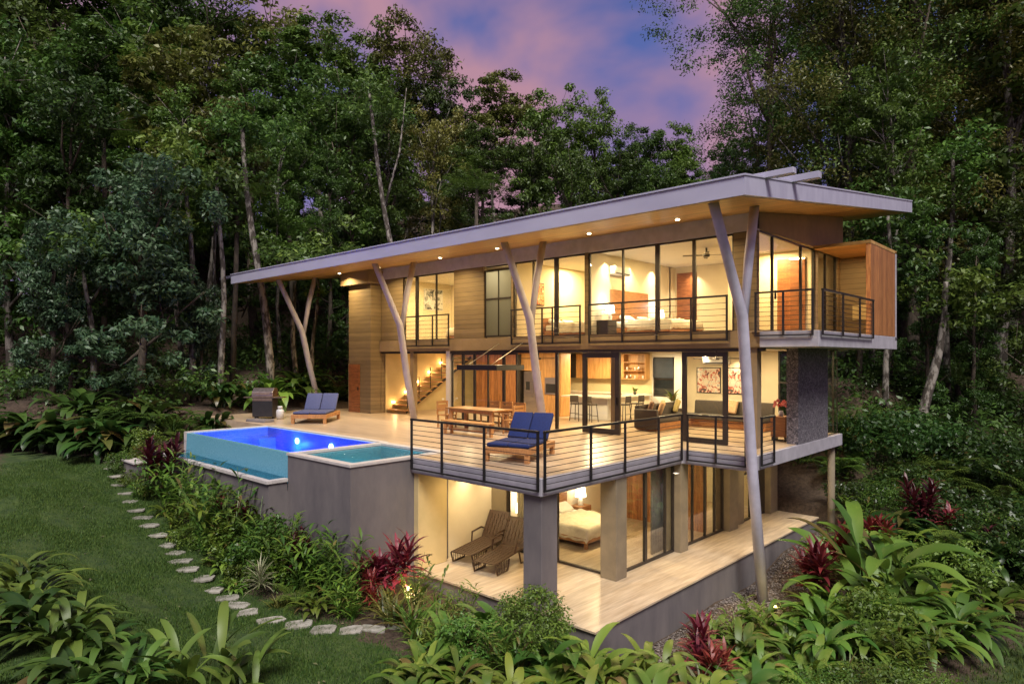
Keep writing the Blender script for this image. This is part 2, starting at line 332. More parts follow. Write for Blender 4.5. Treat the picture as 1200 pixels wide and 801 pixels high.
# ------------------------------------------------------------------ terrain
ANCH = np.array([(-11.5, 7, -3.0), (-14, 6.5, -2.95), (-17, 6.5, -2.5), (-20, 6.4, -2.1), (-22, 6.6, -1.9), (-25.4, 7, -1.25), (-11.7, 4.2, -2.9), (-9, 7.4, -3.1), (-8, 5, -3.15),
    (-9, 1, -2.8), (-5, 5, -3.4), (-3, 8, -4.0), (0, 3, -4.2), (0, 0, -4.2), (-6, 9, -3.4), (-7, 13, -3.7), (-6.5, 17, -3.7), (-6.9, 21.7, -3.3), (-7, 24.2, -2.5), (-8, 27, -.9), (-4, 13, -3.9), (-3, 20, -3.9), (-3, 25, -3.5),
    (0, 30, -2.8), (5, 30, -3), (-6, 30, -1.2), (3, 18, -5), (6, 22, -4.6), (2, 10, -5), (-15, 8, -3), (-18, 7.7, -2.6), (-23, 8, -1.7), (-13, 9, -3), (-23.4, 11, -.5), (-25, 10, -.5), (-27, 14, -.25), (-29, 20, .2), (-30, 12, .3),
    (-28, 6, -1.0), (-30, 3, -.9), (-23, 4.5, -1.25), (-20, 2, -1.6), (-15, 0, -2.2), (-15, 3, -2.3), (-35, 8, 0.6), (-35, 0, -.2), (-10, 10, -3.3), (-10, 16, -3.4), (-10, 20, -3.3), (-14, 20, -1.2), (-20, 20, -.9), (-24, 18, -.7), (-20, 14, -1.0), (-18, 11, -1.6),
    (-33, 16, 1.8), (-35, 20, 2.6), (-32, 30, 4.5), (-26, 27, 1.5), (-20, 32, 2.5), (-14, 28, .5), (-10, 35, 1.5), (0, 45, 3), (-40, 40, 11), (-20, 50, 11), (10, 60, 8), (-50, 10, 5), (-50, 60, 20), (0, 70, 16), (-70, 30, 16), (-30, 70, 22), (-60, 45, 20), (20, 75, 12), (40, 60, 6), (-45, 25, 8), (-60, -10, 3), (20, 40, -4), (20, 10, -9), (10, -5, -7), (-10, -8, -3), (-30, -10, -1)], float)
def hgt(x, y):
    x = np.asarray(x, float); y = np.asarray(y, float)
    d2 = (x[..., None] - ANCH[:, 0]) ** 2 + (y[..., None] - ANCH[:, 1]) ** 2 + .35
    w = 1 / d2 ** 1.7
    z = (w * ANCH[:, 2]).sum(-1) / w.sum(-1)
    base = (x > -13.1) & (x < -7.5) & (y > 10.35) & (y < 23.2); z = np.where(base, np.minimum(z, -3.25), z)
    deck = (x > -27.4) & (x <= -13.1) & (y > 8.2) & (y < 25.2); z = np.where(deck, np.minimum(z, -.7), z)
    pool = (x > -23.1) & (x <= -12.6) & (y > 7.5) & (y < 11.8); z = np.where(pool, np.minimum(z, -1.9), z)
    return z
def h1(x, y): return float(hgt(np.array([x]), np.array([y]))[0])
xs = np.unique(np.concatenate([np.arange(-110, -42, 3.), np.arange(-42, 12, .3), np.arange(12, 70, 3.)]))
ys = np.unique(np.concatenate([np.arange(-30, -3, 2.), np.arange(-3, 34, .3), np.arange(34, 140, 3.)]))
GX, GY = np.meshgrid(xs, ys); GZ = hgt(GX, GY) + .025 * np.sin(GX * 2.1 + 1.3 * np.sin(GY * 1.7)) * np.cos(GY * 2.7)
ny, nx = GX.shape; vs_ = np.stack([GX, GY, GZ], -1).reshape(-1, 3)
I = np.arange(nx * ny).reshape(ny, nx)
fs_ = np.stack([I[:-1, :-1], I[:-1, 1:], I[1:, 1:], I[1:, :-1]], -1).reshape(-1, 4)
def path_y(x):   # centre line of the stepping-stone path
    return np.interp(x, [-26, -22, -18, -14.2, -12.6, -11.5, -10.4], [7.25, 6.75, 6.35, 6.35, 6.6, 7.05, 7.55])
def lawn_mask(x, y):
    edge = np.interp(x, [-30, -27, -24, -14, -11, -9.3, -8, -6.5], [5.5, 6.9, 7.35, 7.0, 7.5, 7.6, 6.0, 4.6]) + .12 * np.sin(x * 3.1) + .08 * np.sin(x * 7.7)
    a = 1 / (1 + np.exp((y - edge) * 6))
    lo = np.interp(x, [-30, -24, -18, -14, -10, -5], [5, 3.6, 2.2, .6, -.5, -3]); a = a * (1 / (1 + np.exp((lo - y) * 3))) * (x > -29.5)
    b = 1 / (1 + np.exp(-(x - np.interp(y, [8, 14, 18, 24, 30], [-1.6, -2.6, -2.0, -1.6, 0])) * 3)) * (y < 32)   # grassy slope at the right
    return np.clip(np.maximum(a, b * .8), 0, 1)
def numpy_mesh(name, v, f, mat, rnd=None, smooth=False):
    me = bpy.data.meshes.new(name); nv = len(v); nf = len(f); k = f.shape[1]
    me.vertices.add(nv); me.vertices.foreach_set('co', v.astype(np.float32).ravel())
    me.loops.add(nf * k); me.loops.foreach_set('vertex_index', f.astype(np.int32).ravel())
    me.polygons.add(nf); me.polygons.foreach_set('loop_start', (np.arange(nf) * k).astype(np.int32))
    me.update(calc_edges=True); me.validate()
    if rnd is not None:
        a = me.attributes.new('rnd', 'FLOAT', 'FACE'); a.data.foreach_set('value', rnd.astype(np.float32))
    me.materials.append(M[mat] if isinstance(mat, str) else mat)
    if smooth: me.polygons.foreach_set('use_smooth', np.ones(nf, bool))
    return me
def groundmat():
    m, n, l, b = newmat('ground_soil_and_turf'); t = n.new('ShaderNodeTexCoord'); at = n.new('ShaderNodeAttribute'); at.attribute_name = 'lawn'
    def noise(s, d=5):
        no = n.new('ShaderNodeTexNoise'); no.inputs['Scale'].default_value = s; no.inputs['Detail'].default_value = d; no.inputs['Roughness'].default_value = .7; l.new(t.outputs['Object'], no.inputs['Vector']); return no
    def ramp(src, c1, c2, a=.35, z=.65):
        r = n.new('ShaderNodeValToRGB'); r.color_ramp.elements[0].color = rgb(c1); r.color_ramp.elements[1].color = rgb(c2); r.color_ramp.elements[0].position = a; r.color_ramp.elements[1].position = z; l.new(src, r.inputs[0]); return r
    soil = ramp(noise(9, 8).outputs[0], (.040, .026, .016), (.125, .085, .055)); grass = ramp(noise(3.2, 9).outputs[0], (.018, .046, .008), (.066, .105, .019))
    n2 = noise(2.0); mm = n.new('ShaderNodeMath'); mm.operation = 'ADD'; l.new(at.outputs['Fac'], mm.inputs[0])
    ms = n.new('ShaderNodeMath'); ms.operation = 'MULTIPLY_ADD'; ms.inputs[1].default_value = .9; ms.inputs[2].default_value = -.45; l.new(n2.outputs[0], ms.inputs[0]); l.new(ms.outputs[0], mm.inputs[1])
    st = ramp(mm.outputs[0], (0, 0, 0), (1, 1, 1), .4, .6)
    mx = n.new('ShaderNodeMixRGB'); l.new(st.outputs[0], mx.inputs[0]); l.new(soil.outputs[0], mx.inputs[1]); l.new(grass.outputs[0], mx.inputs[2])
    l.new(mx.outputs[0], b.inputs['Base Color']); b.inputs['Roughness'].default_value = .95
    bu = n.new('ShaderNodeBump'); bu.inputs['Strength'].default_value = .7; bu.inputs['Distance'].default_value = .05; l.new(noise(14, 8).outputs[0], bu.inputs['Height']); l.new(bu.outputs[0], b.inputs['Normal'])
    return m
M['ground'] = groundmat()
gm = numpy_mesh('ground', vs_, fs_, 'ground', smooth=True)
la = gm.attributes.new('lawn', 'FLOAT', 'POINT'); la.data.foreach_set('value', lawn_mask(GX, GY).astype(np.float32).ravel())
ground = struct(bpy.data.objects.new('ground', gm)); COL.objects.link(ground)
far = MB(); far.add([(-1500, -1500, -12), (1500, -1500, -12), (1500, 1500, -12), (-1500, 1500, -12)], [(0, 1, 2, 3)])
struct(far.build('terrain', 'ground'))

# ================================================================== THE HOUSE
H = thing('house', 'three storey modern house with slanted roof, glass walls and forked columns, lit from inside', 'house', (-15, 18, -2.78), world=True)
ZU, ZC = 3.15, 2.72            # upper floor level, soffit of the upper slab
# --- roof: one slab rising to the back, fascia and wooden soffit
RX0, RX1, RY0, RY1 = -30.0, -5.8, 13.3, 27.9
def rz_(y): return 5.835 + .136 * (y - RY0)
roof = MB().prism([(RX0, RY0, rz_(RY0)), (RX0, RY1, rz_(RY1)), (RX0, RY1, rz_(RY1) + .40), (RX0, RY0, rz_(RY0) + .40)], (RX1 - RX0, 0, 0)).build('roof', 'roofmetal', H)
MB().prism([(RX0 + .12, RY0 + .12, rz_(RY0 + .12) - .012), (RX0 + .12, RY1 - .12, rz_(RY1 - .12) - .012), (RX0 + .12, RY1 - .12, rz_(RY1 - .12) + .01), (RX0 + .12, RY0 + .12, rz_(RY0 + .12) + .01)], (RX1 - RX0 - .24, 0, 0)).build('soffit', 'soffit', roof)
MB().box(RX0 - 3.6, RX1 + .62, 14.32, 14.50, rz_(14.4) + .40, rz_(14.4) + .53).build('roof_batten', 'roofmetal', roof, bevel=.01)
MB().box(RX1 - 3.0, RX1 + .62, 15.92, 16.10, rz_(16) + .402, rz_(16) + .56).build('roof_batten', 'roofmetal', roof, bevel=.01)
MB().prism([(RX0 - .02, RY0 - .03, rz_(RY0) + .401), (RX0 - .02, RY1, rz_(RY1) + .401), (RX0 - .02, RY1, rz_(RY1) + .44), (RX0 - .02, RY0 - .03, rz_(RY0) + .44)], (RX1 - RX0 + .04, 0, 0)).build('roof_flashing', 'roofmetal', roof)
DL = [(-25.6, 16.2), (-22.8, 16.3), (-18.9, 16.3), (-15.8, 16.2), (-11.84, 16.1), (-8.89, 16.1)]
for x, y in DL:
    d = MB().lathe([(.075, -.022), (.085, -.012), (.085, 0)], (x, y, rz_(y) - .012)).build('downlight', 'white', roof)
    MB().lathe([(.055, -.027), (.055, -.0225)], (x, y, rz_(y) - .012)).build('lens', 'bulb', d)
# --- slabs
def slab(name, x0, x1, y0, y1, z0, z1, mat='slab', bev=.012): return box(x0, x1, y0, y1, z0, z1).build(name, mat, H, bevel=bev)
tb = MB().prism([(-12.95, 10.2, -.377), (-8.69, 10.2, -.377), (-8.69, 16.0, -.377), (-6.76, 16.0, -.377), (-6.76, 23.0, -.377), (-12.95, 23.0, -.377)], (0, 0, .37)).build('terrace_slab', 'slab', H, bevel=.012)
MB().prism([(-12.87, 10.28, -.006), (-8.77, 10.28, -.006), (-8.77, 16.08, -.006), (-6.84, 16.08, -.006), (-6.84, 22.9, -.006), (-13.2, 22.9, -.006), (-13.2, 11.42, -.006), (-12.87, 11.42, -.006)], (0, 0, .01)).build('terrace_floor', 'deck', H)
box(-28.4, -13.2, 11.42, 24.6, -.45, .004).build('deck_floor', 'deck', H)
box(-13.2, -9.5, 22.9, 24.8, -.30, .002).build('back_floor', 'deck', H)
slab('upper_slab', -26.0, -7.12, 17.42, 25.0, ZC, ZU - .02, 'sidingsmooth')
slab('balcony_slab', -7.118, -5.62, 17.25, 24.9, ZC + .01, ZU - .01, 'slab')
box(-25.8, -7.4, 17.5, 24.6, ZU - .019, ZU).build('upper_floor', 'tile', H)
box(-7.399, -5.64, 17.28, 24.88, ZU - .009, ZU + .003).build('balcony_floor', 'deck', H)
box(-12.9, -7.7, 10.52, 22.6, -3.2, -2.802).build('patio_slab', 'coping', H)
box(-13.0, -7.38, 10.23, 22.66, -2.80, -2.76).build('patio_floor', 'tile', H)
MB().prism([(-7.43, 10.28, -5.2), (-7.43, 22.6, -4.2), (-7.43, 22.6, -2.801), (-7.43, 10.28, -2.801)], (-.25, 0, 0)).build('retaining_wall', 'grey', H)
box(-12.95, -7.69, 10.29, 10.5, -4.2, -2.801).build('retaining_wall', 'grey', H)
# --- upper storey walls along the long facade (plane Y 17.6); windows between them
def wall(x0, x1, y0, y1, z0, z1, mat='siding', name='wall', parent=None): return box(x0, x1, y0, y1, z0, z1).build(name, mat, parent or H)
WY0, WY1 = 17.5, 17.68
ZH = 5.90                                      # window heads
for x0, x1 in ((-24.28, -22.72), (-19.45, -17.78), (-16.36, -16.28), (-13.03, -12.92), (-7.95, -7.30)):
    wall(x0, x1, WY0, WY1, ZU - .02, ZH)
wall(-24.28, -7.30, WY0 - .03, WY1, ZH, rz_(17.5) - .02, 'column', 'header_beam')
wall(-26.0, -24.3, 16.95, 17.5, -.4, 5.72); wall(-26.0, -25.75, 17.5, 25.0, -.4, 6.9)
wall(-26.3, -24.1, 16.7, 17.46, 5.722, rz_(16.8) - .03, 'sidingsmooth', 'header_beam')
wall(-24.298, -24.28, 17.5, 25.0, -.2, ZC); wall(-25.75, -7.4, 24.6, 24.8, ZU, 7.2, 'cream')
wall(-25.74, -7.45, 17.69, 24.6, 5.98, 6.02, 'ceil', 'ceiling')
# band of siding under the upper windows
wall(-24.28, -7.13, 17.40, 17.498, ZC + .02, ZU + .04, 'sidingsmooth', 'spandrel')
# end gable wall above the end glazing, following the roof
MB().prism([(-7.30, 17.48, 5.95), (-7.30, 24.9, 6.02), (-7.30, 24.9, rz_(24.9) - .02), (-7.30, 17.48, rz_(17.48) - .02)], (-.16, 0, 0)).build('gable_wall', 'sidingsmooth', H)
wall(-7.45, -7.30, 24.32, 24.88, ZU, 6.02); wall(-7.298, -5.70, 24.6, 24.88, ZU, 5.88, 'siding')
box(-6.9, -6.3, 24.575, 24.598, 3.75, 4.25).build('wall_niche', 'olive', H)
for x, y, z in ((-12.75, 18.6, 5.9), (-12.75, 20.0, 5.9), (-12.75, 21.6, 5.9), (-12.2, 23.1, 5.9), (-11.4, 22.6, 2.6), (-10.2, 22.6, 2.6), (-15.6, 22.7, 5.9), (-17.4, 22.7, 5.9), (-12.7, 12.0, -.45), (-12.7, 12.9, -.45)):
    area('wall_washer', (x, y, z), 22 if z > 3 else 9 if z > 0 else 7, .07, (1, .80, .50), spread=R(95))
# wooden balcony screen and canopy
sc_ = box(-5.76, -5.63, 21.86, 24.7, ZU + .005, 5.90).build('balcony_screen', 'slat', H)
box(-5.77, -5.62, 24.702, 24.86, ZC + .3, 5.96).build('screen_post', 'slab', sc_)
box(-7.28, -5.62, 21.84, 24.88, 5.902, 6.0).build('balcony_canopy', 'soffit', H)

# --- windows helper: frame bars + panes; plane 'Y' (facade) or 'X' (end)
def window(axis, c, a0, a1, z0, z1, mull, name='window', glass='glass', fw=.055, t=.07, rail=None, pane=True, handle=None, mat='frame'):
    f = MB()
    def bar(p0, p1, q0, q1):
        if axis == 'Y': f.box(p0, p1, c - t / 2, c + t / 2, q0, q1)
        else: f.box(c - t / 2, c + t / 2, p0, p1, q0, q1)
    bar(a0, a1, z0, z0 + fw); bar(a0, a1, z1 - fw, z1)
    bar(a0, a0 + fw, z0 + fw, z1 - fw); bar(a1 - fw, a1, z0 + fw, z1 - fw)
    cuts = [a0 + fw]
    for mm in mull:
        m_, w_ = mm if isinstance(mm, tuple) else (mm, .045)
        bar(m_ - w_ / 2, m_ + w_ / 2, z0 + fw, z1 - fw); cuts += [m_ - w_ / 2, m_ + w_ / 2]
    cuts.append(a1 - fw)
    if rail: bar(a0 + fw, a1 - fw, rail - .03, rail + .03)
    o = f.build(name, mat, H)
    if pane:
        for i in range(0, len(cuts), 2):
            g = MB()
            if axis == 'Y': g.box(cuts[i] + .002, cuts[i + 1] - .002, c - .006, c + .006, z0 + fw + .002, z1 - fw - .002)
            else: g.box(c - .006, c + .006, cuts[i] + .002, cuts[i + 1] - .002, z0 + fw + .002, z1 - fw - .002)
            g.build('pane', glass, o)
    if handle:
        for hx in handle:
            if axis == 'Y': box(hx - .02, hx + .02, c - t / 2 - .05, c - t / 2, z0 + .95, z0 + 1.2).build('handle', 'black', o)
            else: box(c + t / 2, c + t / 2 + .05, hx - .02, hx + .02, z0 + .95, z0 + 1.2).build('handle', 'black', o)
    return o
Z0 = ZU + .02
window('Y', 17.58, -22.72, -19.45, Z0, ZH - .005, [(-21.85, .16), (-20.6, .05)])
fw_ = window('Y', 17.58, -17.78, -16.36, Z0 + .06, ZH - .16, [(-17.06, .03)], glass='frost', rail=4.65)
window('Y', 17.58, -16.28, -13.03, Z0, ZH - .005, [(-15.35, .05), (-14.30, .17)])
window('Y', 17.58, -12.92, -7.95, Z0, ZH - .005, [(-11.60, .06), (-10.37, .14), (-9.17, .09)])
window('X', -7.38, 17.70, 22.15, Z0, ZH + .04, [(18.76, .07), (21.0, .08)], handle=[18.85])
wall(-7.45, -7.31, 22.15, 22.38, ZU, 5.99, 'siding')
window('X', -7.38, 22.38, 24.32, Z0, ZH + .07, [(23.25, .06)])
wall(-24.2, -7.45, 17.62, 17.66, 5.86, ZH - .0, 'frame', 'lintel')

# --- railings with horizontal cables
def railing(p0, p1, posts, z0, z1, n=8, first=True):
    p0 = Vector(p0); p1 = Vector(p1); d = (p1 - p0); L_ = d.length; d.normalize(); nrm = Vector((-d.y, d.x, 0))
    ang = math.atan2(d.y, d.x); f = MB()
    def rb(a, b, za, zb, w): 
        c = p0 + d * ((a + b) / 2); f.obox((c.x, c.y, (za + zb) / 2), (b - a, w, zb - za), (0, 0, ang))
    rb(-.025, L_ + .025, z1 - .05, z1, .06); rb(-.025, L_ + .025, z0, z0 + .035, .04)
    for t in (posts[0], posts[-1]):
        c = p0 + d * (t * L_); f.obox((c.x, c.y, (z0 + z1) / 2), (.045, .045, z1 - z0 - .02), (0, 0, ang))
    o = f.build('railing', 'black', H)
    for t in posts[1:-1]:
        q = MB(); c = p0 + d * (t * L_); q.obox((c.x, c.y, (z0 + .0355 + z1 - .0505) / 2), (.045, .045, z1 - z0 - .087), (0, 0, ang)); q.build('post', 'black', o)
    for k in range(n):
        z = z0 + .035 + (z1 - z0 - .085) * (k + 1) / (n + 1); q = MB()
        for a, b in zip(posts[:-1], posts[1:]):
            A = p0 + d * (a * L_ + .024); B = p0 + d * (b * L_ - .024); q.tube([(A.x, A.y, z), (B.x, B.y, z)], .008, 5)
        q.build('cable', 'black', o)
    return o
RB, RT = -.27, .97
railing((-12.82, 10.14, 0), (-8.74, 10.14, 0), [0, .275, .62, 1], RB, RT, 9)
railing((-8.62, 10.22, 0), (-8.62, 15.84, 0), [0, .28, .52, .79, 1], RB, RT, 9)
railing((-8.50, 15.93, 0), (-6.92, 15.93, 0), [0, .5, 1], RB, RT, 9)
railing((-6.69, 16.35, 0), (-6.69, 17.15, 0), [0, 1], RB, RT, 9)
UB, UT = 2.92, 4.19
railing((-22.65, 17.34, 0), (-19.6, 17.34, 0), [0, .34, .68, 1], UB, UT, 6)
railing((-16.2, 17.34, 0), (-13.12, 17.34, 0), [0, .47, .62, 1], UB, UT, 6)
railing((-12.75, 17.34, 0), (-8.07, 17.34, 0), [0, .27, .53, .77, 1], UB, UT, 6)
railing((-7.2, 17.19, 0), (-5.75, 17.19, 0), [0, .5, 1], UB + .1, UT, 8)
railing((-5.56, 17.36, 0), (-5.56, 21.85, 0), [0, .36, .70, 1], UB + .1, UT, 8)

# --- forked columns (parts of the house)
for x, zb, yb in ((-28.4, .40, 16.8), (-20.9, 0.0, 16.65), (-14.1, 0.0, 16.7), (-6.72, -4.3, 16.62)):
    yj = 15.95 if x < -10 else 15.28; zj = 3.72 if x < -10 else 3.45
    yf = 14.75 if x < -10 else 13.75; yr = 16.65 if x < -10 else 16.0
    zt = lambda y: rz_(y) + .03
    c = MB(); mid = (x, (yb + yj) / 2 - .03, (zb + zj) / 2)
    if x > -10: mid = (x, 15.83, -.2)
    c.tube([(x, yb, zb), mid, (x, yj, zj), (x, (yj + yf) / 2, (zj + zt(yf)) / 2), (x, yf, zt(yf))], [.132, .132, .132, .115, .115], 20)
    col = c.build('column', 'column', H, smooth=True)
    MB().tube([(x, yj + .06, zj - .30), (x, (yj + yr) / 2, (zj + zt(yr)) / 2), (x, yr, zt(yr))], [.09, .115, .115], 20).build('branch', 'column', col, smooth=True)

# --- main storey
P2 = [(-22.06, .22), (-20.0, .18)]
for x in (-22.1, -19.8):
    box(x - .11, x + .11, 17.48, 17.70, .004, ZC).build('post', 'sidingsmooth' if x < -21 else 'white', H)
box(-7.55, -7.27, 17.46, 17.74, .004, ZC + .005).build('post', 'sidingsmooth', H)
box(-12.36, -12.12, 18.0, 18.24, .004, ZC).build('post', 'sidingsmooth', H)
wall(-24.28, -7.13, 17.50, 17.72, ZC - .09, ZC - .001, 'frame', 'lintel')
window('Y', 17.58, -19.66, -16.12, .012, ZC - .095, [(-19.0, .12), (-18.35, .10), (-17.62, .05), (-16.8, .12)], handle=[-18.3])
window('Y', 17.60, -14.36, -14.24, .012, ZC - .095, [], pane=False)
# folded and sliding leaves
window('Y', 17.54, -13.15, -11.70, .012, ZC - .095, [], fw=.17, handle=[-11.8])
window('Y', 17.60, -9.56, -8.16, .012, ZC - .095, [], fw=.14, handle=[])
# interior walls and floor finishes of the main storey
wall(-24.27, -19.8, 24.0, 24.2, .0, ZC, 'cream')
wall(-24.27, -24.23, 17.7, 24.0, .0, ZC, 'olive'); 
wall(-23.6, -19.45, 22.6, 22.75, .004, ZC, 'slatx', 'timber_wall')
wall(-19.9, -14.9, 24.8, 24.95, .0, ZC, 'cream'); wall(-14.9, -12.3, 24.8, 24.95, .0, .80, 'white'); wall(-14.9, -12.3, 24.8, 24.95, 2.48, ZC, 'white')
wall(-14.9, -14.85, 24.8, 24.95, .8, 2.48, 'white'); wall(-13.85, -12.3, 24.8, 24.95, .8, 2.48, 'white')
window('Y', 24.86, -14.85, -13.85, .80, 2.48, [], rail=1.55, glass='mirror')
box(-14.82, -13.88, 24.74, 24.77, 1.6, 2.44).build('roller_blind', 'duct', H)
wall(-12.3, -8.8, 22.9, 23.05, .0, ZC, 'cream')
window('Y', 22.95, -8.8, -7.0, .01, ZC - .02, [(-8.2, .06), (-7.6, .05)], rail=1.6)
wall(-24.2, -7.13, 17.73, 24.9, ZC - .03, ZC - .003, 'ceil', 'ceiling')
st = box(-7.10, -6.775, 19.1, 21.62, .004, ZC + .008).build('stone_wall', 'stone', H)
window('X', -6.88, 21.64, 22.86, .006, ZC - .0, [], fw=.02, t=.02)
window('Y', 22.87, -6.99, -6.87, .006, ZC - .0, [], fw=.02, t=.02, pane=False)
# small red door in the left block, switch plate and socket
dr = box(-25.93, -25.12, 16.90, 16.945, .01, 2.15).build('door', 'reddoor', H); box(-25.2, -25.16, 16.86, 16.899, 1.0, 1.15).build('handle', 'black', dr)
box(-25.98, -25.935, 16.91, 16.945, .01, 2.2).build('door_frame', 'pillar', H)
box(-24.275, -24.26, 18.3, 18.62, 1.28, 1.38).build('switch_plate', 'white', H)
for y in (21.0, 21.9): box(-24.225, -24.21, y, y + .14, .42, .50).build('socket', 'white', H)
# staircase along the ochre wall
st_ = thing('staircase_root', None, None)  # placeholder replaced below
bpy.data.objects.remove(st_)
stairs = MB().prism([(-23.05, 17.95, .10), (-23.05, 21.85, 2.55), (-23.05, 21.85, 2.42), (-23.05, 17.95, -.0)], (-.05, 0, 0)).build('staircase', 'black', H)
for i in range(13):
    y = 17.75 + i * .32; z = .17 + i * .2
    if z < ZC - .1: MB().box(-24.2, -22.95, y, y + .30, z - .045, z).build('step', 'teak', stairs, bevel=.006)
for i in range(6):
    y = 18.1 + i * .7; z = .3 + i * .44
    if z < 2.3: box(-24.22, -24.17, y - .07, y + .07, z + .12, z + .20).build('step_light', 'steplamp', stairs); point('step_glow', (-24.05, y, z + .16), 7.0, (1, .60, .25), .05)
for i in range(6):
    y = 17.9 + i * .65; z = .17 + (y - 17.75) / .32 * .2
    if z < 1.7: box(-22.96, -22.93, y, y + .03, z, z + .95).build('baluster', 'black', stairs)
# steel door canopy hanging on rods
cp = box(-17.62, -15.62, 15.98, 17.39, 2.02, 2.20).build('door_canopy', 'black', H, bevel=.006)
for x in (-17.1, -15.95):
    MB().tube([(x + .25, 17.39, 2.98), (x, 16.05, 2.2)], .014, 6).build('rod', 'steel', cp)

# --- lower storey
def pillar(x0, x1, y0, y1, z0=-2.758, z1=-.378, m='pillar'): return box(x0, x1, y0, y1, z0, z1).build('pillar', m, H, bevel=.01)
pillar(-9.28, -8.78, 10.30, 10.82, m='grey')
for y0, y1 in ((12.89, 13.34), (15.94, 16.34), (18.9, 19.5), (22.0, 22.6)): pillar(-9.15, -8.70, y0, y1)
pillar(-13.02, -12.74, 10.28, 11.22, m='olive')
wall(-13.1, -12.93, 11.222, 18.4, -2.76, -.38, 'cream', 'wall')
box(-12.92, -12.36, 13.02, 13.2, -2.758, -.38).build('wall', 'pillar', H)
window('Y', 13.1, -12.36, -9.16, -2.75, -.40, [(-11.35, .10), (-10.62, .05)], handle=[-10.7])
window('X', -8.93, 13.345, 15.935, -2.75, -.40, [(14.52, .10), (15.5, .04)], handle=[14.45])
window('X', -8.93, 16.345, 18.895, -2.75, -.40, [(17.0, .04), (17.75, .05), (18.35, .05)], handle=[18.2])
wall(-9.0, -8.87, 19.50, 20.3, -2.758, -.38, 'pillar'); window('X', -8.93, 20.3, 20.9, -2.75, -.40, [], rail=-1.25)
wall(-9.0, -8.87, 20.9, 21.2, -2.758, -.38, 'pillar'); d2 = box(-8.98, -8.9, 21.2, 22.0, -2.75, -.4).build('door', 'frame', H)
wall(-13.0, -9.2, 18.3, 18.42, -2.76, -.38, 'slatx', 'timber_wall'); wall(-12.9, -8.9, 22.4, 22.6, -2.76, -.38, 'cream')
wall(-12.95, -12.8, 18.42, 22.4, -2.76, -.38, 'cream')
wall(-12.93, -8.72, 10.30, 22.6, -.384, -.379, 'ceil', 'ceiling')
for x, y in ((-11.9, 11.6), (-10.2, 11.6), (-8.1, 14.6), (-8.0, 17.6), (-8.0, 20.8)):
    d = MB().lathe([(.07, -.012), (.075, 0)], (x, y, -.384 if x < -8.7 else -.378)).build('downlight', 'white', H)
    MB().lathe([(.05, -.016), (.05, -.0125)], (x, y, -.384 if x < -8.7 else -.378)).build('lens', 'bulb', d)
# the corner of the upper storey casts over this slab post
MB().tube([(-6.98, 22.6, -4.2), (-6.98, 22.6, -.378)], .11, 14).build('support_post', 'pillar', H, smooth=True)

# ------------------------------------------------------------------ lamps of the house (all are the fittings seen or implied in the rooms)
for x, y in DL:
    area('soffit_downlight', (x, y, rz_(y) - .06), 120, .14, WARM2, spread=R(150))
for x, y, p in ((-10.2, 20.3, 60), (-13.6, 19.2, 60), (-16.6, 22.8, 70), (-18.6, 19.4, 40), (-21.6, 20.5, 34), (-13.5, 23.4, 40), (-8.0, 21.0, 34)):
    area('room_light', (x, y, ZC - .06), p * 3.0, .5, (1, .77, .42))
for x, y, p in ((-21.2, 20.6, 60), (-15.6, 20.4, 75), (-10.9, 20.0, 95), (-8.6, 21.5, 85), (-13.9, 20.6, 30), (-6.5, 23.2, 22), (-17.3, 18.2, 5), (-22.5, 19.0, 60)):
    area('room_light', (x, y, 5.93 if -20 < x < -7 else 5.85), p * 2.6, .5, WARM2)
for x, y, p in ((-11.9, 11.6, 22), (-10.2, 11.6, 28), (-8.1, 14.6, 22), (-8.0, 17.6, 20), (-8.0, 20.8, 20), (-11, 15.6, 60), (-10.8, 20.4, 55)):
    area('ceiling_light', (x, y, -.42), p * 1.35, .2, WARM2)

# ================================================================== POOL AND SPA
PW = thing('swimming_pool', 'blue lit infinity pool with teal mosaic overflow wall and grey base', 'pool', (-19, 10, -3), world=True)
# basin
MB().box(-22.7, -22.5, 8.75, 11.42, -1.5, -.02).box(-22.5, -15.76, 11.3, 11.42, -1.5, -.02).box(-15.94, -15.76, 8.75, 11.3, -1.5, -.02).box(-22.5, -15.94, 8.75, 11.3, -1.6, -1.3).build('basin', 'poolTile', PW)
MB().prism([(-22.7, 8.60, -.03), (-22.7, 8.74, -.03), (-22.7, 8.74, -.95), (-22.7, 8.56, -.95)], (6.94, 0, 0)).build('overflow_wall', 'tealTile', PW)
MB().box(-22.7, -15.90, 8.02, 8.555, -.8, -.72).build('catch_channel', 'tealTile', PW)
MB().box(-22.78, -15.70, 7.86, 8.018, -.72, -.63).box(-15.88, -15.70, 8.019, 8.44, -.72, -.63).build('overflow_ledge', 'coping', PW, bevel=.01)
struct(MB().box(-22.69, -15.89, 8.03, 8.55, -.719, -.66).build('water', 'spawater', None))
MB().box(-22.74, -15.74, 7.93, 8.02, -3.6, -.722).box(-22.74, -15.74, 8.021, 8.74, -3.6, -.96).box(-15.88, -15.74, 8.021, 8.43, -.96, -.722).build('pool_wall', 'grey', PW)
MB().box(-22.95, -22.701, 8.6, 11.6, -3.2, -.0).build('side_wall', 'coping', PW)
MB().box(-22.70, -15.7, 11.421, 11.62, -.4, .008).build('coping', 'coping', PW, bevel=.008)
MB().box(-22.5, -21.9, 10.7, 11.3, -1.3, -.35).box(-18.6, -16.2, 10.8, 11.3, -1.3, -.45).build('lighter_shelf', 'poolTile', PW)  # shallow shelves added under the water to make lighter areas
for x in (-20.4, -18.3, -16.7):
    MB().tube([(x, 11.30, -.34), (x, 11.26, -.34)], .09, 16).build('pool_light', 'poollamp', PW)
for x in (-20.4, -18.3, -16.7): point('pool_light_bulb', (x, 11.0, -.5), 150, (.06, .18, 1), .10)
